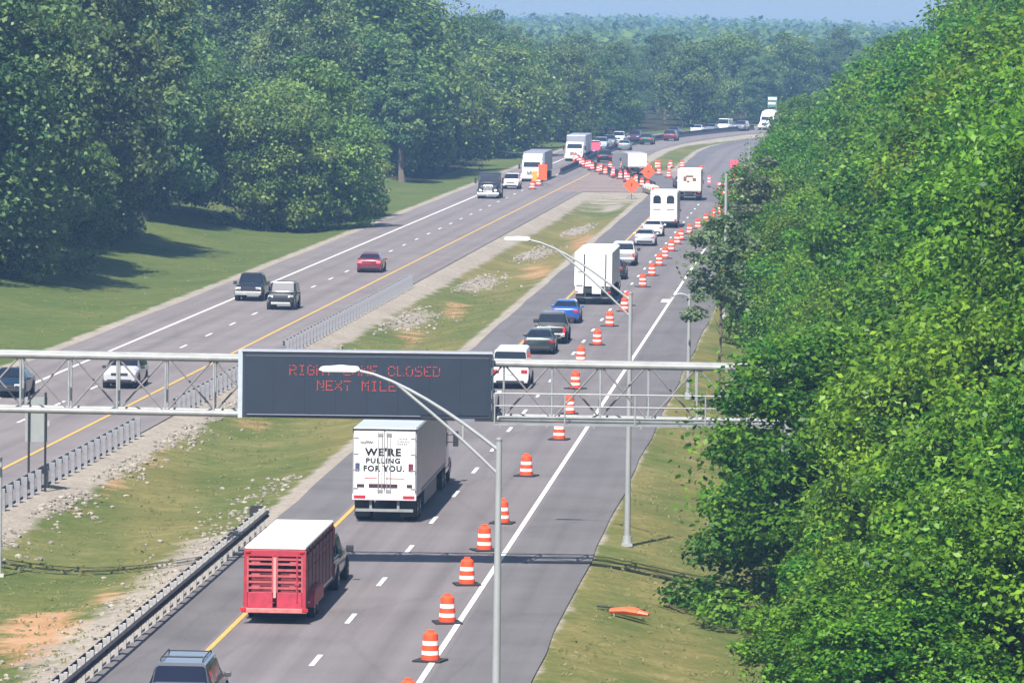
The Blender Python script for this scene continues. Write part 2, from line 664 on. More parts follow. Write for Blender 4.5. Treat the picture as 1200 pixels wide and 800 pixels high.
strip('crossover_apron', (lambda y: XL(y) + 0.25, lambda y: XW(y) - 7.6), list(np.arange(628, 716, 4)), 0.004, APRON)
YC = list(np.arange(600, 800, 5))
strip('crossover_road', (lambda y: cr_c(y) - 3.6, lambda y: cr_c(y) + 3.4), YC, 0.008, ASPH_S)


def lines(name, f, y0, y1, w, m, period=None, dash=3.05, off=0.0):
    b = MB()
    if period is None:
        ys = list(np.arange(y0, y1, 6))
        for j in range(len(ys) - 1):
            ya, yb = ys[j], ys[j + 1]
            b.add([(f(ya) - w / 2, ya, 0.014), (f(ya) + w / 2, ya, 0.014), (f(yb) + w / 2, yb, 0.014), (f(yb) - w / 2, yb, 0.014)], [(0, 1, 2, 3)])
    else:
        y = y0 + off
        while y < y1:
            ya, yb = y, y + dash
            b.add([(f(ya) - w / 2, ya, 0.014), (f(ya) + w / 2, ya, 0.014), (f(yb) + w / 2, yb, 0.014), (f(yb) - w / 2, yb, 0.014)], [(0, 1, 2, 3)])
            y += period
    return tag(b.build(name, m), kind='structure')


lines('near_edge_line', XW, 125, 1200, 0.19, LINE_W)
lines('near_median_line', lambda y: XW(y) - 7.35, 125, 600, 0.17, LINE_Y)
lines('near_lane_dashes', lambda y: XW(y) - 3.68, 125.8, 600, 0.17, LINE_W, 12.19)
lines('far_edge_line', lambda y: XL(y) - 7.3, 200, 1200, 0.22, LINE_W)
lines('far_median_line', XL, 200, 700, 0.19, LINE_Y)
lines('far_lane_dashes', lambda y: XL(y) - 3.65, 201, 690, 0.17, LINE_W, 12.19)

# haze: air round the whole scene
hz = MB().box((0, 1950, 23.5), (1500, 4060, 51)).build('haze', _M.setdefault('haze_air', bpy.data.materials.new('haze_air')))
hm = _M['haze_air']
hm.use_nodes = True
hm.node_tree.nodes.clear()
ho = hm.node_tree.nodes.new('ShaderNodeOutputMaterial')
hv = hm.node_tree.nodes.new('ShaderNodeVolumePrincipled')
hv.inputs['Color'].default_value = (0.33, 0.59, 1.0, 1)
hv.inputs['Density'].default_value = 0.00024
hv.inputs['Anisotropy'].default_value = 0.0
hm.node_tree.links.new(hv.outputs[0], ho.inputs['Volume'])
tag(hz, kind='stuff')


# ------------------------------------------------------------------ trees
def leaf_arrays(cent, nrm, size, rng, aspect=0.62):
    n = len(cent)
    nrm = nrm / (np.linalg.norm(nrm, axis=1, keepdims=True) + 1e-9)
    t = rng.normal(size=(n, 3))
    a = np.cross(nrm, t)
    a /= (np.linalg.norm(a, axis=1, keepdims=True) + 1e-9)
    b = np.cross(nrm, a)
    s = size * rng.uniform(0.5, 1.45, (n, 1))
    a = a * s * 0.5
    b = b * s * 0.5 * aspect
    k = nrm * s * 0.10
    V = np.stack([cent - a - k, cent - b * 1.0 + a * 0.1, cent + a - k, cent + b + a * 0.1], axis=1).reshape(-1, 3)
    return V


def quads_mesh(name, V, tone, m):
    nq = len(V) // 4
    me = bpy.data.meshes.new(name)
    me.vertices.add(nq * 4)
    me.vertices.foreach_set('co', np.ascontiguousarray(V, dtype=np.float32).ravel())
    me.loops.add(nq * 4)
    me.loops.foreach_set('vertex_index', np.arange(nq * 4, dtype=np.int32))
    me.polygons.add(nq)
    me.polygons.foreach_set('loop_start', np.arange(0, nq * 4, 4, dtype=np.int32))
    me.update(calc_edges=True)
    at = me.attributes.new('tone', 'FLOAT', 'POINT')
    at.data.foreach_set('value', np.repeat(np.clip(tone, 0, 1), 4).astype(np.float32))
    me.materials.append(m)
    return me


def crown_pts(rng, Rr, z0, z1, nl, per, lob=(0.20, 0.36), shape='round', fill=0.5):
    C, N, T = [], [], []
    zc, hz_ = (z0 + z1) / 2, (z1 - z0) / 2
    # a few irregular bulges so the outline is not an ellipsoid
    bul = [(rng.normal(size=3), rng.uniform(-0.28, 0.22)) for _ in range(9)]
    for i in range(nl):
        d = rng.normal(size=3)
        d /= np.linalg.norm(d)
        if shape == 'skirt':
            if d[2] < 0:
                hh = math.hypot(d[0], d[1]) + 1e-6
                k2 = rng.uniform(0.75, 1.0) / hh
                d = np.array([d[0] * k2, d[1] * k2, -rng.uniform(0, 1)])
        elif d[2] < -0.55:
            d[2] *= -1
        k = rng.uniform(fill, 1.0) ** 0.7
        g = 1.0
        for bd, am in bul:
            bd = bd / np.linalg.norm(bd)
            g += am * max(0, float(bd @ d)) ** 3
        rr = Rr
        if shape == 'cone':
            rr = Rr * (0.35 + 0.65 * (1 - (d[2] * k + 1) / 2))
        c = np.array([d[0] * rr * k * g, d[1] * rr * k * g, zc + d[2] * hz_ * k * min(g, 1.12)])
        r = Rr * rng.uniform(*lob)
        n = int(per * (r / (Rr * 0.28)) ** 2)
        e = rng.normal(size=(n, 3))
        e /= np.linalg.norm(e, axis=1, keepdims=True)
        rad = r * rng.uniform(0.45, 1.05, (n, 1)) ** 0.6
        p = c + e * rad * np.array([1, 1, 0.62])
        C.append(p)
        nn = e * 0.8 + np.array([0, 0, 0.55]) + rng.normal(size=(n, 3)) * 0.6
        N.append(nn)
        T.append(np.clip(rng.normal(0.45 + rng.uniform(-0.34, 0.34), 0.20, n), 0, 1))
    # loose sprays of leaves between and beyond the clumps
    m = int(sum(len(c) for c in C) * 0.13)
    d = rng.normal(size=(m, 3))
    d /= np.linalg.norm(d, axis=1, keepdims=True)
    if shape != 'skirt':
        d[:, 2] = np.where(d[:, 2] < -0.5, -d[:, 2], d[:, 2])
    k = rng.uniform(0.55, 1.22, (m, 1)) if shape != 'cone' else rng.uniform(0.2, 0.7, (m, 1))
    C.append(np.array([0, 0, zc]) + d * k * np.array([Rr, Rr, hz_ * 0.95]))
    N.append(d * 0.5 + np.array([0, 0, 0.5]) + rng.normal(size=(m, 3)) * 0.8)
    T.append(np.clip(rng.normal(0.5, 0.3, m), 0, 1))
    return np.concatenate(C), np.concatenate(N), np.concatenate(T)


def make_crown(name, seed, Rr, z0, z1, nl, per, leaf, m, shape='round', fill=0.5, lob=(0.20, 0.36)):
    rng = np.random.default_rng(seed)
    C, N, T = crown_pts(rng, Rr, z0, z1, nl, per, lob, shape, fill)
    return quads_mesh(name, leaf_arrays(C, N, leaf, rng), T, m)


def make_trunk(name, seed, H, Rr, z0):
    rnd = random.Random(seed)
    b = MB()
    pts, rs = [], []
    x = y = 0.0
    r0 = 0.018 * H + 0.06
    for i in range(7):
        t = i / 6
        pts.append((x, y, -0.8 + t * (H * 0.86 + 0.8)))
        rs.append(r0 * (1 - 0.85 * t) * (1.35 if i == 0 else 1))
        x += rnd.uniform(-1, 1) * H * 0.012
        y += rnd.uniform(-1, 1) * H * 0.012
    b.path(pts, rs, 7)
    for i in range(13):
        t = rnd.uniform(0.28, 0.92)
        k = int(t * 6)
        p = Vector(pts[k]).lerp(Vector(pts[min(6, k + 1)]), t * 6 - k)
        a = rnd.uniform(0, 2 * math.pi)
        ln = Rr * rnd.uniform(0.5, 0.9) * (1.05 - 0.5 * t)
        d = Vector((math.cos(a), math.sin(a), rnd.uniform(0.35, 0.8)))
        q = p + d * ln * 0.5
        e = q + Vector((d.x, d.y, d.z + 0.25)) * ln * 0.5
        rr = r0 * (1 - 0.85 * t) * 0.5
        b.path([p, q, e], [rr, rr * 0.6, rr * 0.2], 5)
    o = b.build(name, BARK, smooth=True)
    me = o.data
    bpy.data.objects.remove(o)
    return me


TREES = {}


def species(key, n, H, Rr, z0, nl, per, leaf, m, shape='round', fill=0.5, lob=(0.20, 0.36)):
    TREES[key] = []
    for i in range(n):
        s = hash_(key) + i * 17
        TREES[key].append((make_crown('crown', s, Rr, z0, H, nl, per, leaf, m, shape, fill, lob), make_trunk('trunk', s, H, Rr, z0), H, Rr))


def hash_(s):
    return sum(ord(c) * (i + 3) for i, c in enumerate(s)) * 13


# heights are unit-built at their usual size and scaled per tree
species('near', 5, 10.0, 3.7, 0.8, 150, 520, 0.18, LEAF_R, 'skirt', lob=(0.13, 0.30))
species('tall', 4, 17.0, 5.0, 1.5, 170, 480, 0.235, LEAF_R, lob=(0.13, 0.30))
species('shrub', 3, 4.5, 2.3, 0.1, 42, 450, 0.16, LEAF_R, 'skirt')
species('wild', 2, 11.0, 1.9, 3.2, 40, 85, 0.24, LEAF_G, 'round', 0.2)
species('wood', 6, 20.0, 5.4, 1.2, 180, 340, 0.33, LEAF_L, 'skirt', lob=(0.12, 0.32))
species('bushy', 4, 12.0, 5.0, -0.3, 150, 350, 0.29, LEAF_B, 'skirt', lob=(0.12, 0.32))
species('spire', 2, 22.0, 3.6, 1.0, 100, 190, 0.42, LEAF_L, 'cone', 0.35, (0.26, 0.44))


TREE_LOG = []


def plant(key, X, Y, H, label, rnd, wid=1.0, group=None, name='tree', cat='tree'):
    cr, tr, h0, r0 = rnd.choice(TREES[key])
    s = H / h0
    t = thing(name, label, cat, (X, Y, ground_z(X, Y) - 0.05), rnd.uniform(0, 6.28), group)
    t.scale = (s * wid, s * wid, s)
    TREE_LOG.append(t)
    tk = link('trunk', tr, t)
    if key == 'wild':
        tk.scale = (0.45, 0.45, 1)
    link('crown', cr, t)
    return t


rt = random.Random(11)
placed = []


def far_enough(X, Y, d):
    for (a, b, dd) in placed:
        if abs(Y - b) < 30 and (X - a) ** 2 + ((Y - b) * 0.8) ** 2 < (0.5 * (d + dd)) ** 2:
            return False
    return True


def in_view(X, Y, mg=6):
    return abs(X) < 0.0915 * Y + mg


# --- right-hand wood
GR = 'trees of the wood right of the road'


def right_label(row, Y):
    if row == 0:
        if Y < 215:
            return 'small bright green tree at the front of the right wood, below the sign frame'
        if Y < 300:
            return 'small bright green tree at the front of the right wood, beside the sign frame end'
        if Y < 430:
            return 'bright green tree overhanging the right shoulder, above the sign frame'
        return 'bright green tree at the front of the right wood toward the far bend'
    if row == 1:
        return 'mid sized bright green tree in the second row of the right wood' + (', lower half of the photo' if Y < 250 else ', upper half of the photo')
    return 'tall bright green tree deep in the right wood' + (' at the right edge of the photo' if Y < 300 else ' forming its upper skyline')


for row, (off0, sp, key) in enumerate(((13.6, 5.6, 'near'), (17.2, 7.0, 'near'), (21.5, 8.5, 'tall'), (28.0, 11, 'tall'))):
    Y = 146 + row * 3
    while Y < (700 if row < 2 else 560):
        Yj = Y + rt.uniform(-1.5, 1.5)
        off = off0 + rt.uniform(-0.8, 1.0)
        if row == 0:
            if Yj < 192:
                off += 1.0
            if Yj > 250:
                off -= min(5.6, (Yj - 250) / 24)
        X = XW(Yj) + off
        H = (5.8, 10.4, 16.5, 21.5)[row] * rt.uniform(0.85, 1.15)
        H *= 1 + (0.75, 0.5, 0.12, 0.05)[row] * max(0, min(1, (Yj - 200) / 220))
        wd = rt.uniform(0.9, 1.15) * ((1.35, 1.15, 1.0, 1.0)[row] if Yj < 260 else 1.05)
        if in_view(X, Yj, 4):
            plant(key, X, Yj, H, right_label(row, Yj), rt, wd, GR)
            placed.append((X, Yj, 4))
        Y += sp * (1 + max(0, (Yj - 250) / 260))
for X, Y, H, lab in ((11.6, 198.5, 10.8, 'bright green tree covering the right end of the sign frame'), (11.7, 214, 5.6, 'low rounded bright tree behind the post of the sign frame'),
                     (12.0, 229, 7.2, 'rounded bright tree right of the second street light pole'), (12.8, 243, 8.0, 'bright tree seen just below the right end of the sign frame')):
    plant('near', X, Y, H, lab, rt, 1.25, GR)
# undergrowth along the edge of the right wood
for i, (Y, off) in enumerate(((171, 11.4), (178, 12.2), (186, 11.0), (197, 12.0), (204, 11.4), (211, 11.4), (222, 10.6), (233, 10.4), (247, 10.2), (262, 9.8), (280, 9.6), (300, 8.6), (318, 8.2))):
    plant('shrub', XW(Y) + off, Y, rt.uniform(1.6, 3.2), 'low leafy shrub at the foot of the right wood beside the dry grass', rt, 1.0, 'shrubs at the foot of the right wood', 'shrub', 'shrub')
plant('wild', 10.9, 295.5, 10.4, 'slender grey green tree standing forward of the wood beside the steel pole', rt, 1.15)
plant('wild', 16.5, 385, 11.0, 'slim pale tree leaning over the work zone signs', rt, 1.1)

# --- left-hand wood
GL = 'trees of the wood left of the road'
front_left = [
    ('wood', -38.5, 398, 25, 'broad dark tree at the left edge of the photo above the grass bank'),
    ('wood', -36.8, 418, 24, 'broad tree with pale sunlit leaves at the front of the left wood'),
    ('bushy', -36.3, 404, 9, 'low bushy tree at the foot of the left wood beside the grass'),
    ('bushy', -39.8, 392, 7, 'low bushy tree at the left edge of the photo above the grass bank'),
    ('bushy', -35.0, 432, 10, 'rounded low tree in the deep shade behind the front of the left wood'),
    ('bushy', -36.0, 470, 12, 'rounded dark tree at the back of the shaded grass bay'),
    ('bushy', -32.0, 520, 13, 'rounded tree at the far end of the shaded grass bay'),
    ('bushy', -34.0, 585, 14, 'rounded tree closing the gap left of the bushy clump'),
    ('wood', -34.2, 452, 26, 'tall dark tree rising behind the front trees of the left wood'),
    ('wood', -42, 446, 27, 'very tall tree at the upper left corner of the photo'),
    ('spire', -33.0, 498, 29, 'tall narrow dark tree with layered boughs beside the gap in the left wood'),
    ('wood', -36, 500, 28, 'tall spreading tree just left of the layered dark tree'),
    ('wood', -45, 505, 27, 'tall tree behind the upper left corner trees'),
    ('bushy', -22.6, 514, 13.2, 'large rounded bushy tree standing out on the grass bank, left of the pair'),
    ('bushy', -18.0, 520, 12.0, 'large rounded bushy tree standing out on the grass bank, right of the pair'),
    ('bushy', -20.5, 536, 14.5, 'bushy tree close behind the pair on the grass bank'),
    ('bushy', -16.8, 549, 9.5, 'smaller bushy tree at the right end of the clump on the grass bank'),
    ('spire', -13.0, 655, 17, 'narrow tree with dark foot at the edge of the wood beyond the bushy clump'),
]
for key, X, Y, H, lab in front_left:
    plant(key, X, Y, H, lab, rt, rt.uniform(0.95, 1.1), GL)
    placed.append((X, Y, 8))
n_left = 0
tries = 0
while n_left < 112 and tries < 9000:
    tries += 1
    Y = rt.uniform(420, 1150)
    xl = XL(Y) - 10.4
    edge = 20 if Y < 540 else (26 if Y < 630 else (12 if Y < 660 else 6.5))
    c = edge + rt.random() ** 1.5 * 75
    X = xl - c
    if not in_view(X, Y, 4) or not far_enough(X, Y, 9.5 if Y < 800 else 10.5):
        continue
    H = rt.uniform(17, 25) if Y < 760 else rt.uniform(13, 21)
    if c < edge + 6:
        H *= 0.72
    if Y > 930 or X > XL(800) - 20:
        H = rt.uniform(11, 17)
    if c < edge + 8:
        lab = 'deep green tree at the front of the left wood along the grass bank' if Y < 800 else 'hazy green tree at the front of the left wood near the far bend'
    elif Y < 640:
        lab = 'tall deep green tree inside the left wood above the grass bank'
    elif Y < 850:
        lab = 'hazy tree on the slope of the left wood behind the bushy clump'
    else:
        lab = 'distant bluish tree in the left wood beyond the queue of trucks'
    plant('bushy' if (c < edge + 6 and rt.random() < 0.8) or rt.random() < 0.12 else 'wood', X, Y, H, lab, rt, rt.uniform(0.9, 1.2), GL)
    placed.append((X, Y, 9.5))
    n_left += 1
# --- trees that close the view beyond the bend
n_far = 0
tries = 0
while n_far < 36 and tries < 6000:
    tries += 1
    Y = rt.uniform(1010, 1400)
    X = rt.uniform(0.0, 0.085) * Y
    if XL(Y) - 16 < X < XW(Y) + 12 or not far_enough(X, Y, 10):
        continue
    plant('wood' if rt.random() < 0.7 else 'bushy', X, Y, rt.uniform(8.5, 13), 'distant bluish tree closing the view beyond the bend of the road', rt, rt.uniform(1.0, 1.3), 'trees beyond the bend')
    placed.append((X, Y, 9.5))
    n_far += 1


def far_woodland():
    rng = np.random.default_rng(5)
    C, N, T = [], [], []
    for i in range(3600):
        Y = 1250 + 2500 * rng.uniform() ** 0.9
        X = rng.uniform(-0.10, 0.105) * Y
        if Y < 1450 and XL(Y) - 14 < X < XW(Y) + 12:
            continue
        H = rng.uniform(8, 14.5) + (2.0 * math.sin(X * 0.012 + 1) if Y > 2000 else 0)
        if Y > 2600:
            H -= 1.0
        Rr = rng.uniform(4, 6.5)
        n = int(70 * (1 if Y < 2200 else 0.6))
        d = rng.normal(size=(n, 3))
        d /= np.linalg.norm(d, axis=1, keepdims=True)
        d[:, 2] = np.abs(d[:, 2]) * rng.choice([1, 1, 1, -0.6], n)
        k = rng.uniform(0.45, 1.35, (n, 1))
        base = 0
        p = np.array([X, Y, base + H * 0.55]) + d * k * np.array([Rr, Rr, H * 0.45])
        C.append(p)
        N.append(d * 0.4 + np.array([0, -.2, .8]) + rng.normal(size=(n, 3)) * 0.5)
        T.append(np.clip(rng.normal(0.38 + rng.uniform(-0.12, 0.12), 0.16, n), 0, 1))
    C, N, T = np.concatenate(C), np.concatenate(N), np.concatenate(T)
    me = quads_mesh('far_woodland', leaf_arrays(C, N, 2.3, rng, 0.8), T, LEAF_L)
    tag(link('far_woodland', me), 'far bluish woodland reaching to the hazy skyline', 'woodland', kind='stuff')


far_woodland()


# ------------------------------------------------------------------ grass and stones
def grass_tufts():
    rng = np.random.default_rng(9)
    C, N, T = [], [], []

    def patch(n, fx, y0, y1, tone, sz):
        for i in range(n):
            Y = y0 + (y1 - y0) * rng.uniform() ** 1.5
            X = fx(Y, rng.uniform())
            k = 5
            c = np.array([X, Y, ground_z(X, Y) + sz * 0.22]) + rng.normal(size=(k, 3)) * np.array([0.14, 0.14, 0.02])
            C.append(c)
            N.append(rng.normal(size=(k, 3)) * 0.4 + np.array([-.1, -.5, 0.9]))
            T.append(np.clip(rng.normal(tone + 0.25 * math.sin(X * 0.9) * math.sin(Y * 0.3), 0.2, k), 0, 1))
    patch(1300, lambda Y, u: XW(Y) + 3.9 + u * 8, 140, 330, 0.55, 0.3)
    patch(1300, lambda Y, u: XL(Y) + 5.5 + u * (XW(Y) - 11.5 - XL(Y) - 5.5), 160, 420, 0.45, 0.26)
    patch(500, lambda Y, u: XL(Y) - 12.5 - u * 14, 330, 600, 0.4, 0.3)
    C, N, T = np.concatenate(C), np.concatenate(N), np.concatenate(T)
    m = leaf_mat('grass_blades', (0.100, 0.135, 0.035), (0.30, 0.28, 0.12), 0.5)
    me = quads_mesh('grass_tufts', leaf_arrays(C, N, 0.15, rng, 0.4), T, m)
    tag(link('grass_tufts', me), 'rough tufts of green and straw grass on the verges and median', 'grass', kind='stuff')


grass_tufts()


def stones():
    rnd = random.Random(3)
    V, F = [], []
    ico = bmesh.new()
    bmesh.ops.create_icosphere(ico, subdivisions=1, radius=1)
    bv = [v.co.copy() for v in ico.verts]
    bf = [[v.index for v in f.verts] for f in ico.faces]
    ico.free()

    def stone(X, Y, s):
        o = len(V)
        sx, sy, sz = s * rnd.uniform(0.7, 1.4), s * rnd.uniform(0.7, 1.3), s * rnd.uniform(0.45, 0.8)
        a = rnd.uniform(0, 6.28)
        ca, sa = math.cos(a), math.sin(a)
        z = ground_z(X, Y)
        for p in bv:
            q = p * rnd.uniform(0.75, 1.15)
            x, y = q.x * sx, q.y * sy
            V.append((X + x * ca - y * sa, Y + x * sa + y * ca, z + sz * 0.45 + q.z * sz))
        F.extend([[o + i for i in f] for f in bf])
    for i in range(1000):
        Y = rnd.uniform(205, 300)
        cl = max(0.15, math.sin(Y * 0.33) * 0.5 + 0.6)
        if rnd.random() > cl:
            continue
        stone(XL(Y) + 4.2 + abs(rnd.gauss(0, 0.9)), Y, rnd.uniform(0.04, 0.15))
    for i in range(1500):
        Y = rnd.uniform(330, 560)
        cl = max(0.0, math.sin(Y * 0.12) * 0.6 + 0.45)
        if rnd.random() > cl:
            continue
        stone(XL(Y) + 4.6 + abs(rnd.gauss(0, 1.3)) + 0.012 * (Y - 330), Y, rnd.uniform(0.05, 0.17))
    for i in range(420):
        Y = rnd.uniform(160, 250)
        stone(XW(Y) - 11.2 - abs(rnd.gauss(0, 1.3)), Y, rnd.uniform(0.04, 0.13))
    me = bpy.data.meshes.new('riprap_stones')
    me.from_pydata(V, [], F)
    me.materials.append(mat('pale_limestone', (0.25, 0.222, 0.188), 0.9, 0, 0.6, 2.5))
    tag(link('riprap_stones', me), 'pale broken stones strewn along the edges of the median', 'stones', kind='stuff')


stones()


# ------------------------------------------------------------------ guardrails
def wbeam_prof():
    return [(0.00, 0.155), (0.075, 0.10), (0.075, 0.05), (0.0, 0.0), (0.075, -0.05), (0.075, -0.10), (0.0, -0.155)]


def rail_mesh(b, pts, side, zc, m=0):
    pr = wbeam_prof()
    th = 0.012
    V, F = [], []
    for (X, Y) in pts:
        z0 = max(ground_z(X, Y), -0.2)
        for (d, z) in pr:
            V.append((X + side * d, Y, z0 + zc + z))
        for (d, z) in pr:
            V.append((X + side * (d - th), Y, z0 + zc + z))
    n = len(pr)
    for j in range(len(pts) - 1):
        a, c = j * 2 * n, (j + 1) * 2 * n
        for i in range(n - 1):
            F.append((a + i, a + i + 1, c + i + 1, c + i))
            F.append((a + n + i, c + n + i, c + n + i + 1, a + n + i + 1))
        F.append((a, c, c + n, a + n))
        F.append((a + n - 1, a + 2 * n - 1, c + 2 * n - 1, c + n - 1))
    b.add(V, F, m)


def guardrail(label, f, y0, y1, step, side, post_m, rail_m, height=0.62, post_w=0.15, double=False):
    x0 = f(y0)
    t = thing('guardrail', label, 'guardrail', (x0, y0, 0))
    pts = [(f(y), y) for y in np.arange(y0, y1 + 0.01, 2.0)]
    b = MB()
    rail_mesh(b, pts, side, height)
    if double:
        rail_mesh(b, [(x - side * 0.42, y) for x, y in pts], -side, height)
    b.v = [(x - x0, y - y0, z) for x, y, z in b.v]
    b.build('rail', rail_m, t)
    y = y0 + 0.3
    me = None
    while y < y1:
        X = f(y)
        z = max(ground_z(X, y), -0.3)
        if me is None:
            q = MB()
            q.box((-side * 0.2, 0, 0.38), (post_w, 0.17, 1.0))
            q.box((-side * 0.07, 0, height), (0.14, 0.14, 0.34))
            if double:
                q.box((-side * 0.35, 0, height), (0.14, 0.14, 0.34))
            o = q.build('post', post_m, t, bevel=0.01)
            me = o.data
        else:
            o = link('post', me, t)
        o.location = (X - x0, y - y0, z)
        y += step
    return t


DARKRAIL = mat('weathered_rail', (0.045, 0.040, 0.042), 0.7, 0.2, 0.3, 2)
POSTW = mat('pale_post', (0.30, 0.29, 0.28), 0.8, 0, 0.2, 3)
POSTG = mat('grey_post', (0.22, 0.22, 0.24), 0.7, 0.1, 0.25, 3)
gr1 = guardrail('dark railed double guardrail with pale posts along the near median, ending by the red trailer', lambda y: XW(y) - 10.25, 150, 221, 1.9, -1, POSTW, DARKRAIL, 0.66, 0.12, True)
ge = MB().box((0, 0, 0.65), (0.5, 0.1, 0.4)).box((-0.2, 0.06, 0.3), (0.2, 0.2, 0.9))
ge.build('end_terminal', BLACK, gr1, 0.02).location = (XW(221) - XW(150) - 0.1, 71.1, 0)
guardrail('grey guardrail with tall posts below the left end of the sign frame', lambda y: XL(y) + 3.0, 208, 268, 1.9, -1, POSTG, GALV, 0.72, 0.17)
guardrail('short grey guardrail run just right of the sign back posts, ending behind the dark sign', lambda y: XL(y) + 3.1, 281, 322, 1.9, -1, POSTG, GALV, 0.72, 0.17)
guardrail('grey guardrail with tall posts above the dark sign, beside the grass median', lambda y: XL(y) + 3.1, 330, 412, 1.9, -1, POSTG, GALV, 0.72, 0.17)

# concrete barrier dividing the shared carriageway
bt = thing('concrete_barrier', 'long low dark concrete barrier dividing the far carriageway toward the bend', 'barrier', (XL(690) - 3.65, 690, 0))
BARR = mat('barrier_concrete', (0.035, 0.032, 0.040), 0.9, 0, 0.3, 0.4)


def barrier_run(t, f, y0, y1, m, seg=6.1):
    y = y0
    while y < y1:
        ya, yb = y, min(y + seg - 0.08, y1)
        q = MB()
        pr = [(-0.3, 0), (-0.3, 0.08), (-0.13, 0.33), (-0.09, 0.81), (0.09, 0.81), (0.13, 0.33), (0.3, 0.08), (0.3, 0)]
        V = [(f(ya) + a, ya, z) for a, z in pr] + [(f(yb) + a, yb, z) for a, z in pr]
        n = len(pr)
        F = [tuple(range(n)), tuple(range(2 * n - 1, n - 1, -1))] + [(i, i + n, (i + 1) % n + n, (i + 1) % n) for i in range(n)]
        q.add([(x - t.location.x, yy - t.location.y, z) for x, yy, z in V], F)
        q.build('barrier_segment', m, t)
        y += seg


barrier_run(bt, lambda y: XL(y) - 3.65 + 0.5, 690, 960, BARR)
bt2 = thing('concrete_barrier', 'dark concrete barrier curving along the crossover behind the orange drums', 'barrier', (cr_c(640) - 2.9, 640, 0))
barrier_run(bt2, lambda y: cr_c(y) - 2.6, 640, 772, BARR)


# ------------------------------------------------------------------ overhead sign gantry
GY = 205.2
gan = thing('sign_gantry', 'grey steel box truss spanning both carriageways and carrying the dark message sign', 'sign gantry', (0, GY, 0))


def gz(X, z):    # slight rise toward the far end
    return z - 0.006 * (X + 5)


XG0, XG1 = -39.0, 10.5
ZB, ZT, DG = 5.62, 7.62, 1.15       # bottom chord, top chord, depth
q = MB()
for yy in (-DG / 2, DG / 2):
    for zz, r in ((ZB, 0.115), (ZT, 0.125)):
        q.tube((XG0, yy, gz(XG0, zz)), (XG1, yy, gz(XG1, zz)), r, r, 12)
q.build('chords', mat('gantry_steel', (0.25, 0.255, 0.25), 0.55, 0.15, 0.25, 1.5), gan, smooth=True)
PAN = 1.76
npan = int((XG1 - XG0) / PAN)
q = MB()
d_ = MB()
for i in range(npan + 1):
    x = XG0 + i * PAN
    for yy in (-DG / 2, DG / 2):
        q.tube((x, yy, gz(x, ZB)), (x, yy, gz(x, ZT)), 0.042, 0.042, 8)
    for zz in (ZB, ZT):
        q.tube((x, -DG / 2, gz(x, zz)), (x, DG / 2, gz(x, zz)), 0.045, 0.045, 8)
    q.build('panel_frame', GALV, gan, smooth=True)
    q = MB()
    if i < npan:
        x2 = x + PAN
        for yy in (-DG / 2, DG / 2):
            up = (i + (yy > 0)) % 2
            d_.tube((x, yy, gz(x, ZB if up else ZT)), (x2, yy, gz(x2, ZT if up else ZB)), 0.036, 0.036, 8)
        if i % 2:
            d_.tube((x, -DG / 2, gz(x, ZT)), (x2, DG / 2, gz(x2, ZT)), 0.035, 0.035, 6)
            d_.tube((x, -DG / 2, gz(x, ZB)), (x2, DG / 2, gz(x2, ZB)), 0.035, 0.035, 6)
        else:
            d_.tube((x, DG / 2, gz(x, ZT)), (x2, -DG / 2, gz(x2, ZT)), 0.035, 0.035, 6)
            d_.tube((x, DG / 2, gz(x, ZB)), (x2, -DG / 2, gz(x2, ZB)), 0.035, 0.035, 6)
d_.build('diagonals', mat('brace_steel', (0.20, 0.19, 0.19), 0.6, 0.3, 0.2, 2), gan, smooth=True)
q = MB()                       # walkway right of the sign
q.box((4.6, -1.05, ZB - 0.18), (10.4, 0.75, 0.05))
for x in np.arange(-0.4, 9.9, 1.7):
    q.box((x, -0.85, ZB - 0.24), (0.07, 1.25, 0.08))
q.build('walkway', GALVD, gan)
q = MB()
q.tube((-0.6, -1.38, ZB + 0.95), (9.7, -1.38, ZB + 0.93), 0.03, 0.03, 8)
q.tube((-0.6, -1.38, ZB + 0.5), (9.7, -1.38, ZB + 0.48), 0.024, 0.024, 8)
for x in np.arange(-0.6, 9.9, 2.55):
    q.tube((x, -1.38, ZB - 0.2), (x, -1.38, ZB + 0.96), 0.03, 0.03, 8)
q.build('walkway_handrail', GALV, gan, smooth=True)
for x in (XG1 - 0.4, XG0 + 0.4):
    q = MB()
    for yy in (-1.0, 1.0):
        q.tube((x, yy * 1.1, -1.6), (x, yy * 0.72, ZT + 0.12), 0.2, 0.17, 14)
    q.tube((x, -0.85, 3.0), (x, 0.85, 4.6), 0.06)
    q.tube((x, 0.85, 3.0), (x, -0.85, 4.6), 0.06)
    q.tube((x, -0.8, 5.2), (x, 0.8, 5.2), 0.09)
    q.box((x, 0, -1.3), (1.4, 3.6, 0.9))
    q.build('support_frame', GALV, gan, smooth=True)

# the message sign hung on the gantry's front: a thing of its own
SX0, SX1 = -9.75, -0.72
SZ0, SZ1 = 5.62, 7.98
SYF = -1.55
sign = thing('message_sign', 'dark blue grey electronic message sign with red lettering on the overhead frame', 'electronic sign', (0, GY, 0))
HOUS = mat('sign_housing', (0.026, 0.034, 0.052), 0.5, 0.1, 0.12, 0.6)
SEAM = mat('panel_seam', (0.011, 0.016, 0.026), 0.6)
HOUSF = mat('sign_face', (0.017, 0.026, 0.042), 0.42, 0.0, 0.14, 0.35)
q = MB().box(((SX0 + SX1) / 2, SYF + 0.48, (SZ0 + SZ1) / 2), (SX1 - SX0, 0.9, SZ1 - SZ0))
q.build('housing', HOUS, sign, 0.03)
q = MB().box(((SX0 + SX1) / 2, SYF + 0.02, (SZ0 + SZ1) / 2), (SX1 - SX0 - 0.18, 0.04, SZ1 - SZ0 - 0.26))
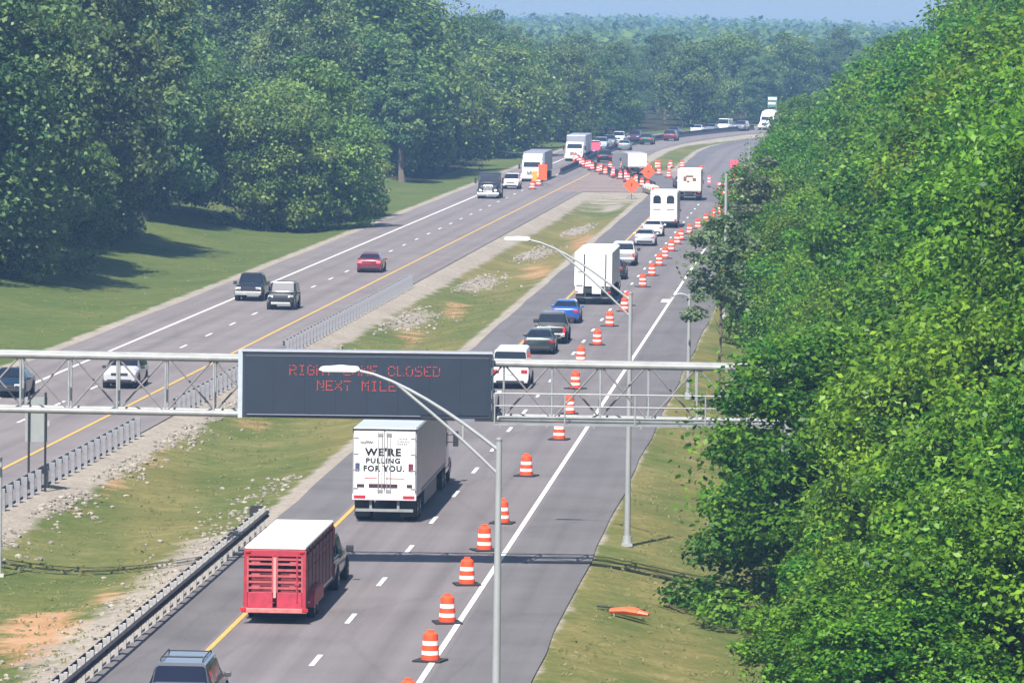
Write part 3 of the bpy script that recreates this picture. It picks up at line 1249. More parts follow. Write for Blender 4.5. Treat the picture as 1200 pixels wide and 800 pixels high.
q.build('display_face', HOUSF, sign, 0.01)
for i in range(1, 8):
    MB().box((SX0 + (SX1 - SX0) * i / 8, SYF - 0.003, (SZ0 + SZ1) / 2), (0.03, 0.012, SZ1 - SZ0 - 0.3)).build('panel_seam', SEAM, sign)
q = MB()
q.box(((SX0 + SX1) / 2, SYF + 0.47, SZ1 + 0.03), (SX1 - SX0 + 0.06, 0.96, 0.06))
q.build('top_cap', mat('cap_metal', (0.34, 0.35, 0.38), 0.5, 0.3), sign, 0.01)
q = MB()
q.box((SX0 - 0.09, SYF + 0.45, (SZ0 + SZ1) / 2), (0.16, 0.5, SZ1 - SZ0 + 0.1))
q.box((SX1 + 0.04, SYF + 0.6, (SZ0 + SZ1) / 2), (0.06, 0.4, SZ1 - SZ0))
q.build('side_bracket', mat('bracket_steel', (0.44, 0.50, 0.56), 0.5, 0.3), sign)
q = MB().box(((SX0 + SX1) / 2 - 1.2, SYF - 0.03, SZ0 + 0.1), (6.3, 0.08, 0.035)).box((SX1 - 0.95, SYF - 0.03, SZ0 - 0.02), (0.7, 0.06, 0.08))
q.build('lower_trim', mat('trim_steel', (0.20, 0.22, 0.28), 0.5, 0.3), sign)
FONT = {
    'R': '11110 10001 10001 11110 10100 10010 10001', 'I': '01110 00100 00100 00100 00100 00100 01110',
    'G': '01110 10001 10000 10111 10001 10001 01110', 'H': '10001 10001 10001 11111 10001 10001 10001',
    'T': '11111 00100 00100 00100 00100 00100 00100', 'L': '10000 10000 10000 10000 10000 10000 11111',
    'A': '01110 10001 10001 11111 10001 10001 10001', 'N': '10001 11001 10101 10101 10011 10001 10001',
    'E': '11111 10000 10000 11110 10000 10000 11111', 'C': '01110 10001 10000 10000 10000 10001 01110',
    'O': '01110 10001 10001 10001 10001 10001 01110', 'S': '01111 10000 10000 01110 00001 00001 11110',
    'D': '11110 10001 10001 10001 10001 10001 11110', 'X': '10001 10001 01010 00100 01010 10001 10001',
    'M': '10001 11011 10101 10101 10001 10001 10001', ' ': '00000 00000 00000 00000 00000 00000 00000'}
LED = mat('led_red', (0.30, 0.03, 0.03), 0.5, emit=(1.0, 0.16, 0.10, 0.22))
lrng = random.Random(4)


def led_row(txt, xs, zt, pitch, ps):
    for k, ch in enumerate(txt):
        b = MB()
        for r, row in enumerate(FONT[ch].split()):
            for c, bit in enumerate(row):
                if bit == '1' and lrng.random() > 0.13:
                    x = xs + k * pitch + c * ps
                    z = zt - r * ps
                    b.box((x, SYF - 0.012, z), (ps * 0.62, 0.02, ps * 0.62))
        if ch != ' ':
            b.build('letter', LED, sign)


PS = 0.054
led_row('RIGHT LANE CLOSED', SX0 + 1.72, SZ1 - 0.48, 0.325, PS)
led_row('NEXT MILE', SX0 + 2.72, SZ1 - 1.03, 0.325, PS)


# ------------------------------------------------------------------ lighting columns
def light_pole(label, X, Y, H, reach, rise, name='light_pole'):
    z = ground_z(X, Y)
    t = thing(name, label, 'light pole', (X, Y, z), HEAD_R)
    PM = mat('pole_aluminium', (0.33, 0.34, 0.34), 0.5, 0.25, 0.12, 0.6)
    MB().tube((0, 0, -0.2), (0, 0, H), 0.125, 0.075, 16).build('pole', PM, t, smooth=True)
    MB().box((0, 0, 0.06), (0.42, 0.42, 0.12)).lathe([(0.2, 0.1), (0.17, 0.4)], 14).build('base', PM, t)
    MB().lathe([(0.085, 0), (0.09, 0.05), (0.03, 0.09)], 12, 0, (0, 0, H)).build('cap', GALVD, t)
    # curved two-member arm
    up = []
    for i in range(9):
        s = i / 8
        up.append((-reach * s, 0, H - 0.25 + rise * (1 - (1 - s) ** 1.45)))
    lo = []
    for i in range(7):
        s = i / 6
        u_ = 0.72 * s
        lo.append((-reach * u_, 0, H - 0.25 + rise * (1 - (1 - u_) ** 1.45) - 0.62 * (1 - s) ** 0.8))
    q = MB().path(up, [0.05 - 0.012 * i / 8 for i in range(9)], 10)
    q.path(lo, [0.04] * 7, 10)
    for s in (0.3,):
        a = up[int(s * 8)]
        q.tube((a[0], 0, a[2]), (a[0], 0, a[2] - 0.40), 0.03)
    q.build('mast_arm', PM, t, smooth=True)
    e = up[-1]
    q = MB()
    pr = [(-0.55, 0.0), (-0.5, 0.07), (-0.1, 0.11), (0.25, 0.08), (0.3, 0.0), (0.2, -0.05), (-0.45, -0.05)]
    V = [(e[0] - 0.25 + x * 1.25, -0.15, e[2] + zz * 1.1) for x, zz in pr] + [(e[0] - 0.25 + x * 1.25, 0.15, e[2] + zz * 1.1) for x, zz in pr]
    n = len(pr)
    q.add(V, [tuple(range(n)), tuple(range(2 * n - 1, n - 1, -1))] + [(i, i + n, (i + 1) % n + n, (i + 1) % n) for i in range(n)])
    q.build('lamp_head', WHITE, t, 0.03)
    return t


light_pole('tall silver street light in front of the dark message sign, its base below the photo', -0.3, 143.4, 9.65, 3.7, 2.0)
light_pole('tall silver street light standing on the grass just right of the shoulder', 4.55, 217.0, 9.75, 4.0, 2.3)


def steel_pole(label, X, Y, H, arm=None):
    z = ground_z(X, Y)
    t = thing('steel_pole', label, 'pole', (X, Y, z), HEAD_R)
    PM = _M['pole_aluminium']
    MB().tube((0, 0, -0.2), (0, 0, H), 0.12, 0.085, 14).build('pole', PM, t, smooth=True)
    MB().lathe([(0.2, 0.0), (0.2, 0.3), (0.12, 0.36)], 14).build('base', PM, t)
    if arm:
        pts = [(-arm * s, 0, H - 0.15 + 0.25 * math.sin(s * 2.6) - 0.35 * s * s) for s in np.linspace(0, 1, 7)]
        MB().path(pts, 0.035, 8).build('curved_arm', PM, t, smooth=True)
        MB().box((pts[-1][0] - 0.15, 0, pts[-1][2] - 0.02), (0.55, 0.26, 0.16), 0, 0, 0, (0.7, 0.8)).build('lamp_head', WHITE, t, 0.03)
    return t


steel_pole('short grey pole with a curved arm seen through the right end of the sign frame', 9.4, 299, 5.6, 1.1)
steel_pole('thin grey pole among the leaves between the work zone drums and the wood', XW(375) + 4.3, 375, 9.8)
steel_pole('thin grey pole further up the right shoulder beside the orange sign', XW(452) + 4.3, 452, 9.8)


# ------------------------------------------------------------------ vehicles
_wheel = {}


def wheel(parent, x, y, r=0.34, w=0.24, rim=True, dual=False):
    side = 1 if x > 0 else -1
    key = (r, w, side)
    if key not in _wheel:
        b = MB().lathe([(r * 0.62, -w / 2), (r * 0.94, -w / 2), (r, -w * 0.36), (r, w * 0.36), (r * 0.94, w / 2), (r * 0.62, w / 2)], 20, 0, (0, 0, 0), 'X')
        o = b.build('wheel', RUBBER, None, smooth=True)
        c = MB().lathe([(r * 0.62, side * (w / 2 - 0.05)), (r * 0.58, side * (w / 2 + 0.004)), (r * 0.3, side * (w / 2 - 0.02)), (r * 0.12, side * (w / 2 + 0.01))], 14, 0, (0, 0, 0), 'X')
        p = c.build('rim', RIM, None, smooth=True)
        _wheel[key] = (o.data, p.data)
        bpy.data.objects.remove(o)
        bpy.data.objects.remove(p)
    a, b = _wheel[key]
    o = link('wheel', a, parent)
    o.location = (x, y, r)
    if rim:
        link('rim', b, o)
    return o


SHAPES = {
    # rear -> front: y, z bottom, z belt, z top, half width belt, half width top
    'sedan': ([(-2.35, .36, .80, .86, .80, .70), (-2.27, .24, .90, .98, .88, .76), (-1.62, .21, .94, 1.03, .91, .74), (-.92, .21, .94, 1.41, .91, .60),
               (.25, .21, .92, 1.45, .91, .60), (1.08, .21, .91, .99, .91, .76), (2.08, .23, .76, .83, .87, .72), (2.35, .36, .60, .68, .78, .62)], 2, 3, 4, 5),
    'hatch': ([(-2.15, .38, .84, .92, .80, .70), (-2.08, .26, .94, 1.02, .88, .78), (-1.92, .22, .95, 1.08, .90, .76), (-1.25, .22, .95, 1.45, .90, .62),
               (.20, .22, .93, 1.50, .90, .62), (1.05, .22, .93, 1.02, .90, .76), (1.9, .24, .80, .86, .86, .72), (2.15, .38, .64, .70, .78, .62)], 2, 3, 4, 5),
    'suv': ([(-2.36, .45, .92, .98, .86, .78), (-2.30, .34, 1.0, 1.06, .93, .84), (-2.18, .30, 1.02, 1.12, .95, .82), (-2.02, .30, 1.02, 1.70, .95, .71),
             (.35, .30, 1.0, 1.76, .95, .71), (1.10, .30, 1.02, 1.11, .95, .82), (2.12, .34, .95, 1.02, .91, .79), (2.36, .45, .72, .80, .84, .7)], 2, 3, 4, 5),
    'jeep': ([(-2.0, .5, .98, 1.04, .86, .8), (-1.96, .42, 1.06, 1.12, .90, .86), (-1.90, .40, 1.06, 1.16, .90, .84), (-1.80, .40, 1.06, 1.78, .90, .77),
              (.30, .40, 1.06, 1.82, .90, .77), (.62, .40, 1.06, 1.16, .90, .82), (1.92, .44, 1.00, 1.08, .80, .72), (2.02, .5, .78, .84, .76, .70)], 2, 3, 4, 5),
    'van': ([(-2.75, .45, 1.05, 1.12, .94, .88), (-2.72, .36, 1.1, 1.3, .99, .93), (-2.70, .34, 1.12, 1.36, 1.0, .93), (-2.62, .34, 1.12, 2.14, 1.0, .84),
             (1.10, .34, 1.10, 2.20, 1.0, .82), (1.95, .34, 1.12, 1.25, .99, .84), (2.55, .36, .98, 1.06, .95, .8), (2.75, .45, .75, .82, .86, .72)], 2, 3, 4, 5),
}


class Loft:
    def __init__(self, st):
        self.rings = []
        for (y, zb, zl, zt, wb, wt) in st:
            hi = zt - zl
            r = [(wb * .93, zb), (wb * .99, zb + .28 * (zl - zb)), (wb, zl - .10 * (zl - zb)), (wb * .975, zl),
                 (wt * 1.0, zl + max(hi - .06, hi * .55)), (wt * .86, zt)]
            ring = [Vector((x, y, z)) for x, z in r] + [Vector((-x, y, z)) for x, z in reversed(r)]
            self.rings.append(ring)

    def body(self, b, m=0):
        n = 12
        V = [p for r in self.rings for p in r]
        F = []
        k = len(self.rings)
        for j in range(k - 1):
            for i in range(n):
                F.append((j * n + i, j * n + (i + 1) % n, (j + 1) * n + (i + 1) % n, (j + 1) * n + i))
        F.append(tuple(range(n - 1, -1, -1)))
        F.append(tuple((k - 1) * n + i for i in range(n)))
        b.add(V, F, m)

    def patch(self, b, j0, j1, i0, i1, u0, u1, v0, v1, off=0.012, m=0):
        """strip of the surface between rings j0..j1, columns i0..i1; v along, u across"""
        A, B = self.rings[j0], self.rings[j1]
        cols = list(range(i0, i1 + 1))
        pa = [A[i].lerp(B[i], v0) for i in cols]
        pb = [A[i].lerp(B[i], v1) for i in cols]

        def along(p, t):
            t = t * (len(p) - 1)
            k = min(int(t), len(p) - 2)
            return p[k].lerp(p[k + 1], t - k)
        ts = [u0] + [k / (len(cols) - 1) for k in range(1, len(cols) - 1) if u0 < k / (len(cols) - 1) < u1] + [u1]
        qa = [along(pa, t) for t in ts]
        qb = [along(pb, t) for t in ts]
        cen = Vector((0, (qa[0].y + qb[0].y) / 2, 0.75))
        V, F = [], []
        for k in range(len(ts) - 1):
            nr = (qa[k + 1] - qa[k]).cross(qb[k] - qa[k])
            if nr.length < 1e-9:
                nr = (qa[k + 1] - qb[k + 1]).cross(qb[k] - qb[k + 1])
            nr.normalize()
            mid = (qa[k] + qa[k + 1] + qb[k] + qb[k + 1]) / 4
            if nr.dot(mid - cen) < 0:
                nr = -nr
            o = len(V)
            for p in (qa[k], qa[k + 1], qb[k + 1], qb[k]):
                V.append(p + nr * off)
            for p in (qa[k], qa[k + 1], qb[k + 1], qb[k]):
                V.append(p - nr * 0.01)
            F += [(o, o + 1, o + 2, o + 3), (o + 4, o + 7, o + 6, o + 5)] + [(o + i, o + 4 + i, o + 4 + (i + 1) % 4, o + (i + 1) % 4) for i in range(4)]
        b.add(V, F, m)


def car(name, label, cat, kind, pm, X, Yend, heading, group=None, W=1.0, LS=1.0, HS=1.0, detail=True, brake=False, roofm=None, cladding=False, rack=False, lowm=None, glass=None):
    """Yend: the Y of the end of the car nearest the camera"""
    st, a, b_, c, d = SHAPES[kind]
    st = [(y * LS, zb, zl * HS, zt * HS, wb * W, wt * W) for (y, zb, zl, zt, wb, wt) in st]
    Lh = st[-1][0]
    t = thing(name, label, cat, (X, Yend + Lh, 0), heading, group)
    lf = Loft(st)
    q = MB()
    lf.body(q)
    q.build('body', pm, t, smooth=True)
    q = MB()
    lf.patch(q, a, b_, 4, 7, .06, .94, .10, .86)
    q.build('rear_window', glass or GLASS, t)
    q = MB()
    lf.patch(q, c, d, 4, 7, .04, .96, .10, .92)
    q.build('windscreen', GLASS, t)
    for i0, sgn in ((3, 1), (7, -1)):
        q = MB()
        u = (.12, .88)
        lf.patch(q, b_, c, i0, i0 + 1, *u, .03, .46)
        lf.patch(q, b_, c, i0, i0 + 1, *u, .50, .97)
        if kind in ('suv', 'jeep', 'hatch', 'van', 'sedan'):
            lf.patch(q, c, d, i0, i0 + 1, *(u if sgn > 0 else u), .04, .45)
        if kind in ('sedan', 'hatch', 'suv'):
            lf.patch(q, a, b_, i0, i0 + 1, *u, .55, .97)
        q.build('side_windows', GLASS, t)
    wb, zb = st[3][4], st[3][1]
    r = .34 if kind in ('sedan', 'hatch') else (.40 if kind == 'jeep' else .37)
    ya, yf = st[0][0] * .62, st[-1][0] * .62
    for y in (ya, yf):
        for s in (-1, 1):
            MB().tube((s * (wb - .30), y, r + .01), (s * (wb + .012), y, r + .01), r + .07, r + .07, 18).build('wheel_arch', BLACK, t, smooth=True)
    for y in (ya, yf):
        for s in (-1, 1):
            wheel(t, s * (wb - .09), y, r, .23, detail)
    yr, ff = st[1][0], st[-1][0]
    zl = st[1][2]
    zh = st[-2][2]
    # rear end
    for s in (-1, 1):
        MB().box((s * wb * .76, yr - .02, zl - .12), (wb * .34, .12, .17 if kind != 'suv' else .26)).build('tail_light', BRAKE if brake else REDL, t, .015)
        MB().box((s * wb * .70, ff - .13, zh - .10), (wb * .38, .20, .15), 0, s * -.25).build('headlight', CLEARL, t, .02)
        MB().box((s * (wb + .09), st[d][0] - .30 * LS, st[d][2] + .06), (.20, .12, .15)).build('mirror', pm if not cladding else BLACK, t, .025)
    if detail:
        MB().box((0, yr - .045, zl - .22 if kind != 'suv' else zl - .28), (.34, .03, .16)).build('number_plate', PLATE, t)
        q = MB().box((0, st[0][0] + .01, .40), (wb * 1.5, .10, .16))
        q.build('rear_bumper', BLACK, t, .02)
        q = MB().box((0, ff - .01, .44), (wb * 1.36, .08, .15))
        q.build('front_bumper', lowm or BLACK, t, .02)
        MB().box((0, ff - .03, zh - .17), (wb * .95, .10, .15)).build('grille', BLACK, t, .02)
    if rack:
        q = MB()
        for s in (-1, 1):
            x = s * st[3][5] * .86
            q.path([(x, st[3][0] + .15, st[3][3]), (x, st[3][0] + .25, st[3][3] + .09), (x, st[4][0] - .25, st[4][3] + .09), (x, st[4][0] - .1, st[4][3])], .022, 6)
        for y in (st[3][0] + .3, st[4][0] - .5):
            q.box((0, y, st[4][3] + .08), (st[3][5] * 1.7, .06, .03))
        q.build('roof_rack', BLACK, t)
    if roofm:
        q = MB()
        lf.patch(q, b_, c, 4, 7, .03, .97, .02, .99, .012)
        q.build('roof', roofm, t)
    return t


def pickup(name, label, pm, X, Yend, heading, W=1.0, brake=False, gatem=None, load=None, group=None):
    st = [(-2.85, .5, .98, 1.02, .93, .88), (-2.8, .42, 1.04, 1.08, .97, .92), (-.9, .40, 1.05, 1.10, .97, .92), (-.86, .40, 1.05, 1.12, .97, .84),
          (-.62, .40, 1.05, 1.84, .97, .72), (.75, .40, 1.05, 1.87, .97, .72), (1.35, .40, 1.07, 1.17, .97, .84), (2.55, .44, 1.02, 1.10, .94, .82), (2.85, .52, .82, .90, .88, .76)]
    st = [(y, zb, zl, zt, wb * W, wt * W) for (y, zb, zl, zt, wb, wt) in st]
    t = thing(name, label, 'pickup', (X, Yend + 2.85, 0), heading, group)
    lf = Loft(st)
    q = MB()
    lf.body(q)
    q.build('body', pm, t, smooth=True)
    q = MB().box((0, -1.85, 1.10), (1.62 * W, 1.76, .03))
    q.build('bed', BLACK, t)
    q = MB()
    for s in (-1, 1):
        q.box((s * .87 * W, -1.85, 1.13), (.13, 1.92, .11))
    q.box((0, -2.78, 1.11), (1.72 * W, .09, .12))
    q.build('bed_rails', pm, t, .02)
    if gatem:
        MB().box((0, -2.86, .84), (1.6 * W, .04, .42)).build('tailgate', gatem, t, .02)
    q = MB()
    lf.patch(q, 3, 4, 4, 7, .06, .94, .14, .84)
    q.build('rear_window', GLASS, t)
    q = MB()
    lf.patch(q, 5, 6, 4, 7, .04, .96, .08, .92)
    q.build('windscreen', GLASS, t)
    for i0 in (3, 7):
        q = MB()
        lf.patch(q, 4, 5, i0, i0 + 1, .14, .86, .06, .47)
        lf.patch(q, 4, 5, i0, i0 + 1, .14, .86, .52, .96)
        q.build('side_windows', GLASS, t)
    for y in (-1.75, 1.85):
        for s in (-1, 1):
            MB().tube((s * (.67) * W, y, .42), (s * .985 * W, y, .42), .47, .47, 18).build('wheel_arch', BLACK, t, smooth=True)
    for y in (-1.75, 1.85):
        for s in (-1, 1):
            wheel(t, s * .88 * W, y, .40, .26)
    for s in (-1, 1):
        MB().box((s * .86 * W, -2.84, .86), (.17, .1, .36)).build('tail_light', BRAKE if brake else REDL, t, .015)
        MB().box((s * .70 * W, 2.76, .88), (.38, .18, .2)).build('headlight', CLEARL, t, .02)
        MB().box((s * 1.12 * W, 1.02, 1.2), (.26, .12, .24)).build('mirror', BLACK, t, .03)
    MB().box((0, -2.92, .56), (1.8 * W, .16, .2)).build('rear_bumper', CHROME, t, .02)
    MB().box((0, 2.86, .56), (1.78 * W, .16, .24)).build('front_bumper', CHROME, t, .02)
    MB().box((0, 2.82, .84), (.95 * W, .1, .3)).build('grille', BLACK, t, .02)
    if load:
        MB().box((0, -1.2, 1.32), (.9, .6, .5)).build('load', load, t, .04)
    return t


def tractor(t, pm, y0, sleeper=True, fair=True, chrome=True, dark_lower=False):
    """road tractor with its front bumper at y0 + 6.4; y0 is the rear of the frame"""
    f = y0 + 6.4
    q = MB().box((0, y0 + 2.7, .78), (1.0, 5.4, .28))
    q.build('chassis', BLACK, t)
    q = MB()
    q.prism([(f - 2.15, .75), (f - .25, .72), (f - .12, 1.2), (f - .25, 1.62), (f - 2.15, 1.95)], -.92, .92)
    q.build('hood', pm, t, .10, True)
    q = MB()
    for s in (-1, 1):
        q.prism([(f - 1.95, .65), (f - 1.75, 1.1), (f - 1.2, 1.22), (f - .5, 1.12), (f - .2, .9), (f - .2, .55), (f - .5, .6), (f - .75, .95), (f - 1.5, .95), (f - 1.7, .62)], s * .82 - .36, s * .82 + .36)
    q.build('fenders', pm, t, .04, True)
    top = 3.0 if sleeper else 2.75
    q = MB()
    yb = f - (4.4 if sleeper else 3.4)
    q.prism([(yb, .85), (f - 2.05, .85), (f - 2.05, 1.95), (f - 2.45, 2.72), (f - 2.7, top), (yb, top)], -1.18, 1.18)
    q.build('cab', pm, t, .08, True)
    if fair:
        q = MB()
        q.prism([(yb + .02, top - .05), (f - 2.75, top - .05), (f - 3.2, 3.62), (yb + .1, 3.92)], -1.16, 1.16)
        q.build('roof_fairing', pm, t, .10, True)
    q = MB()
    q.add([(-1.02, f - 2.055, 2.02), (1.02, f - 2.055, 2.02), (.96, f - 2.43, 2.70), (-.96, f - 2.43, 2.70),
           (-1.02, f - 2.10, 2.0), (1.02, f - 2.10, 2.0), (.96, f - 2.48, 2.68), (-.96, f - 2.48, 2.68)],
          [(0, 1, 2, 3), (4, 7, 6, 5), (0, 4, 5, 1), (1, 5, 6, 2), (2, 6, 7, 3), (3, 7, 4, 0)])
    q.v = [(x, y + .03, z + .015) for x, y, z in q.v]
    q.build('windscreen', GLASS, t)
    for s in (-1, 1):
        MB().box((s * 1.185, f - 2.85, 2.2), (.03, .8, .62)).build('side_window', GLASS, t, .01)
        MB().box((s * .80, f - .22, 1.0), (.30, .16, .24)).build('headlight', CLEARL, t, .03)
        MB().box((s * 1.46, f - 1.85, 2.1), (.22, .18, .72)).tube((s * 1.15, f - 2.1, 2.3), (s * 1.42, f - 1.88, 2.3), .02).tube((s * 1.15, f - 2.1, 1.95), (s * 1.42, f - 1.88, 1.95), .02).build('mirror', BLACK, t, .02)
        MB().tube((s * .92, f - 4.3, .78), (s * .92, f - 2.6, .78), .30, .30, 16).build('fuel_tank', CHROME, t, smooth=True)
    MB().box((0, f - .12, 1.22), (.98, .08, .72)).build('grille', CHROME if chrome else BLACK, t, .03)
    MB().box((0, f - .02, .52), (2.3, .26, .36)).build('bumper', CHROME if chrome else pm, t, .05)
    for s in (-1, 1):
        wheel(t, s * 1.0, f - 1.15, .51, .30)
        for y in (y0 + .75, y0 + 2.05):
            wheel(t, s * .92, y, .51, .56)


def trailer_run(t, y0, L, wallm, roofm, H=4.05, W=2.55, floor=1.15, mat_frame=None):
    """box trailer with its rear at y0; returns the part meshes' parent"""
    q = MB().box((0, y0 + L / 2, (H + floor) / 2), (W, L, H - floor))
    q.build('trailer_box', wallm, t, .03)
    q = MB().box((0, y0 + L / 2, H + .015), (W - .08, L - .08, .05))
    q.build('trailer_roof', roofm, t, .02)
    MB().box((0, y0 + L / 2 + .6, floor - .14), (1.0, L - 1.6, .24)).build('trailer_chassis', BLACK, t)
    for s in (-1, 1):
        for y in (y0 + 1.4, y0 + 2.65):
            wheel(t, s * .95, y, .5, .56)
        MB().box((s * .92, y0 + .5, .58), (.62, .02, .72)).build('mud_flap', BLACK, t)
    q = MB().box((0, y0 + .06, .54), (2.3, .1, .12))
    for s in (-1, 1):
        q.box((s * .55, y0 + .1, .8), (.1, .08, .55))
    q.build('underride_guard', mat_frame or GALVD, t)


# ---------- text helper
def text_mesh(name, txt, size, parent, loc, m, rot=(R(90), 0, 0), sx=1.0, bold=0.0):
    cu = bpy.data.curves.new(name, 'FONT')
    cu.body = txt
    cu.size = size
    cu.align_x = 'CENTER'
    cu.align_y = 'CENTER'
    cu.extrude = 0.004
    cu.offset = bold
    cu.space_character = 1.16
    cu.resolution_u = 3
    o = bpy.data.objects.new(name, cu)
    COL.objects.link(o)
    dg = bpy.context.evaluated_depsgraph_get()
    dg.update()
    me = bpy.data.meshes.new_from_object(o.evaluated_get(dg))
    bpy.data.objects.remove(o)
    me.materials.clear()
    me.materials.append(m)
    p = link(name, me, parent)
    p.location = loc
    p.rotation_euler = rot
    p.scale = (sx, 1, 1)
    return p


def laneX(Y, k):      # k = metres left of the near white edge line
    return XW(Y) - k


# ---------- near carriageway, nearest first
car('suv', 'black and silver estate car with roof rack at the bottom edge of the photo', 'suv', 'suv', paint('dark_silver', (0.10, 0.10, 0.115), 0.4), -9.25, 160.2, HEAD_R, rack=True, glass=mat('tinted_glass', (0.012, 0.016, 0.032), 0.03, 0, 0.05, 1, 0.15),
    roofm=paint('silver_roof', (0.20, 0.20, 0.22), 0.3), W=1.0)

# red livestock trailer with its tow truck
RED = mat('trailer_red', (0.33, 0.024, 0.040), 0.5, 0, 0.22, 2.5)
REDP = mat('trailer_red_panel', (0.36, 0.028, 0.050), 0.55, 0, 0.3, 3.5)
REDL2 = mat('trailer_red_worn', (0.36, 0.070, 0.075), 0.6, 0, 0.25, 5)
INNER = mat('trailer_inside', (0.20, 0.024, 0.030), 0.8)
LT0, LTL, LTW = 186.4, 9.9, 1.95
lt = thing('livestock_trailer', 'red slatted livestock trailer with a white roof', 'livestock trailer', (laneX(LT0, 6.05), LT0, 0), HEAD_R)
q = MB()
for s in (-1, 1):
    x = s * LTW / 2
    q.box((x, LTL / 2, 1.00), (.05, LTL, .95))
    for zz, hh in ((1.60, .24), (1.87, .24), (2.13, .22), (2.42, .14)):
        q.box((x, LTL / 2, zz), (.045, LTL, hh))
    for y in np.linspace(.06, LTL - .06, 9):
        q.box((x, y, 1.5), (.09, .09, 1.95))
q.box((0, LTL - .03, 1.5), (LTW, .05, 1.95))
q.build('side_walls', mat('trailer_red_shaded', (0.13, 0.022, 0.036), 0.5, 0, 0.25, 1.5), lt)  # darker red than the rear: shade of the side walls put into the colour
MB().box((0, LTL / 2, 1.2), (LTW - .25, LTL - .6, 1.1)).build('cattle_pen_floor', INNER, lt)
MB().box((0, LTL / 2, .50), (LTW, LTL, .12)).build('floor_frame', BLACK, lt)
q = MB().box((0, LTL / 2, 2.53), (LTW + .10, LTL + .06, .10))
q.build('roof', mat('trailer_roof_white', (0.64, 0.61, 0.57), 0.55, 0, 0.12, 1.3), lt, .04)
q = MB()
q.box((0, 0, 2.36), (LTW + .04, .08, .22))
for s in (-1, 1):
    q.box((s * LTW / 2, 0, 1.45), (.13, .10, 2.0))
q.build('rear_frame', RED, lt, .015)
for s in (-1, 1):
    g = MB()
    cx = s * LTW / 4
    w = LTW / 2 - .14
    g.box((cx, -.02, .80), (w, .05, .52))
    gate = g.build('gate', REDP, lt, .01)
    g = MB()
    for k, zz in enumerate((1.20, 1.40, 1.60, 1.80, 2.00, 2.16)):
        g.box((cx, -.03, zz), (w, .04, .075))
        if k % 2 == 0:
            g.box((cx + s * w * .18, -.045, zz + .02), (w * .34, .03, .12))
    for e in (-1, 1):
        g.box((cx + e * w / 2, -.03, 1.65), (.06, .06, 1.2))
    g.build('slats', REDL2, gate)
q = MB().box((0, -.06, 1.55), (.09, .07, 1.35))
q.build('centre_bar', mat('trailer_pink_bar', (0.55, 0.26, 0.24), 0.5, 0, 0.2, 5), lt, .01)
q = MB().tube((LTW * .38, -.06, .75), (LTW * .38, -.06, 2.25), .03).box((LTW * .38, -.08, 1.35), (.16, .05, .08))
q.build('latch_rod', REDP, lt)
q = MB().box((0, -.12, .46), (LTW + .24, .22, .15))
q.build('rear_bumper', mat('bumper_pink', (0.48, 0.15, 0.14), 0.55, 0, 0.3, 5), lt, .02)
for s in (-1, 1):
    x = s * (LTW / 2 + .10)
    MB().prism([(1.2, .45), (1.3, .85), (1.7, 1.0), (4.1, 1.0), (4.5, .85), (4.6, .45)], x - .13, x + .13).build('fender', RED, lt, .04)
    for y in (2.1, 3.1, 4.0)[:2]:
        wheel(lt, s * (LTW / 2 + .02), y + .2, .38, .24)
    MB().box((s * LTW * .46, -.06, 2.42), (.16, .06, .07)).build('marker_lamp', REDL, lt)
    MB().box((s * LTW * .53, -.24, .5), (.2, .04, .1)).build('tail_light', REDL, lt)
    MB().box((s * (LTW / 2 + .045), LTL / 2 + .4, .62), (.03, LTL - 1.5, .05)).build('side_stripe', mat('stripe_white', (.7, .7, .68), .5), lt)
q = MB().prism([(LTL - .05, 2.45), (LTL + 1.9, 2.2), (LTL + 1.9, 1.5), (LTL - .05, 1.4)], -.9, .9)
q.build('gooseneck', RED, lt, .05)
pickup('pickup', 'dark pickup towing the red livestock trailer', paint('charcoal', (0.02, 0.024, 0.032), 0.2), laneX(198, 5.95), 196.6, HEAD_R, 1.08)

# white semi trailer
SILV = mat('trailer_silver', (0.42, 0.41, 0.45), 0.35, 0.35, 0.08, 0.6)
ROOFS = mat('trailer_roof_silver', (0.50, 0.53, 0.58), 0.45, 0.3, 0.08, 0.4)
S0 = 223.5
semi = thing('semi_truck', 'semi truck with white lettered rear doors waiting behind the dark message sign', 'semi truck', (laneX(S0, 5.55), S0, 0), HEAD_R)
trailer_run(semi, 0, 16.1, SILV, ROOFS, 4.1, 2.56, 1.12)
for s in (-1, 1):
    dr = MB().box((s * .62, -.045, 2.62), (1.2, .06, 2.75)).build('rear_door', WHITE, semi, .015)
    q = MB()
    for xx in (.10, .24):
        q.tube((s * xx, -.10, 1.3), (s * xx, -.10, 3.95), .018, .018, 8)
    for zz in (1.4, 3.85):
        q.box((s * .17, -.09, zz), (.22, .05, .12))
    q.build('lock_rod', GALVD, dr)
    q = MB()
    for zz in (1.5, 2.3, 3.0, 3.7):
        q.box((s * 1.14, -.085, zz), (.2, .03, .05))
    q.build('hinge', GALVD, dr)
q = MB().box((0, -.03, 4.04), (2.56, .08, .10))
q.build('rear_header', BLACK, semi)
q = MB().box((0, -.05, 1.12), (2.56, .12, .26))
q.build('rear_sill', mat('sill_pink_white', (.60, .50, .52), .5), semi, .01)
INK = mat('lettering_black', (0.012, 0.012, 0.013), 0.5)
text_mesh('lettering', "WE'RE", 0.44, semi, (-.06, -.083, 3.07), INK, sx=1.02, bold=.020)
text_mesh('lettering', "PULLING", 0.30, semi, (-.06, -.083, 2.70), INK, sx=1.04, bold=.013)
text_mesh('lettering', "FOR YOU.", 0.34, semi, (-.03, -.083, 2.36), INK, sx=.95, bold=.016)
rl = random.Random(8)
q = MB()                                     # small handwritten mark, too small to read
xx = -.98
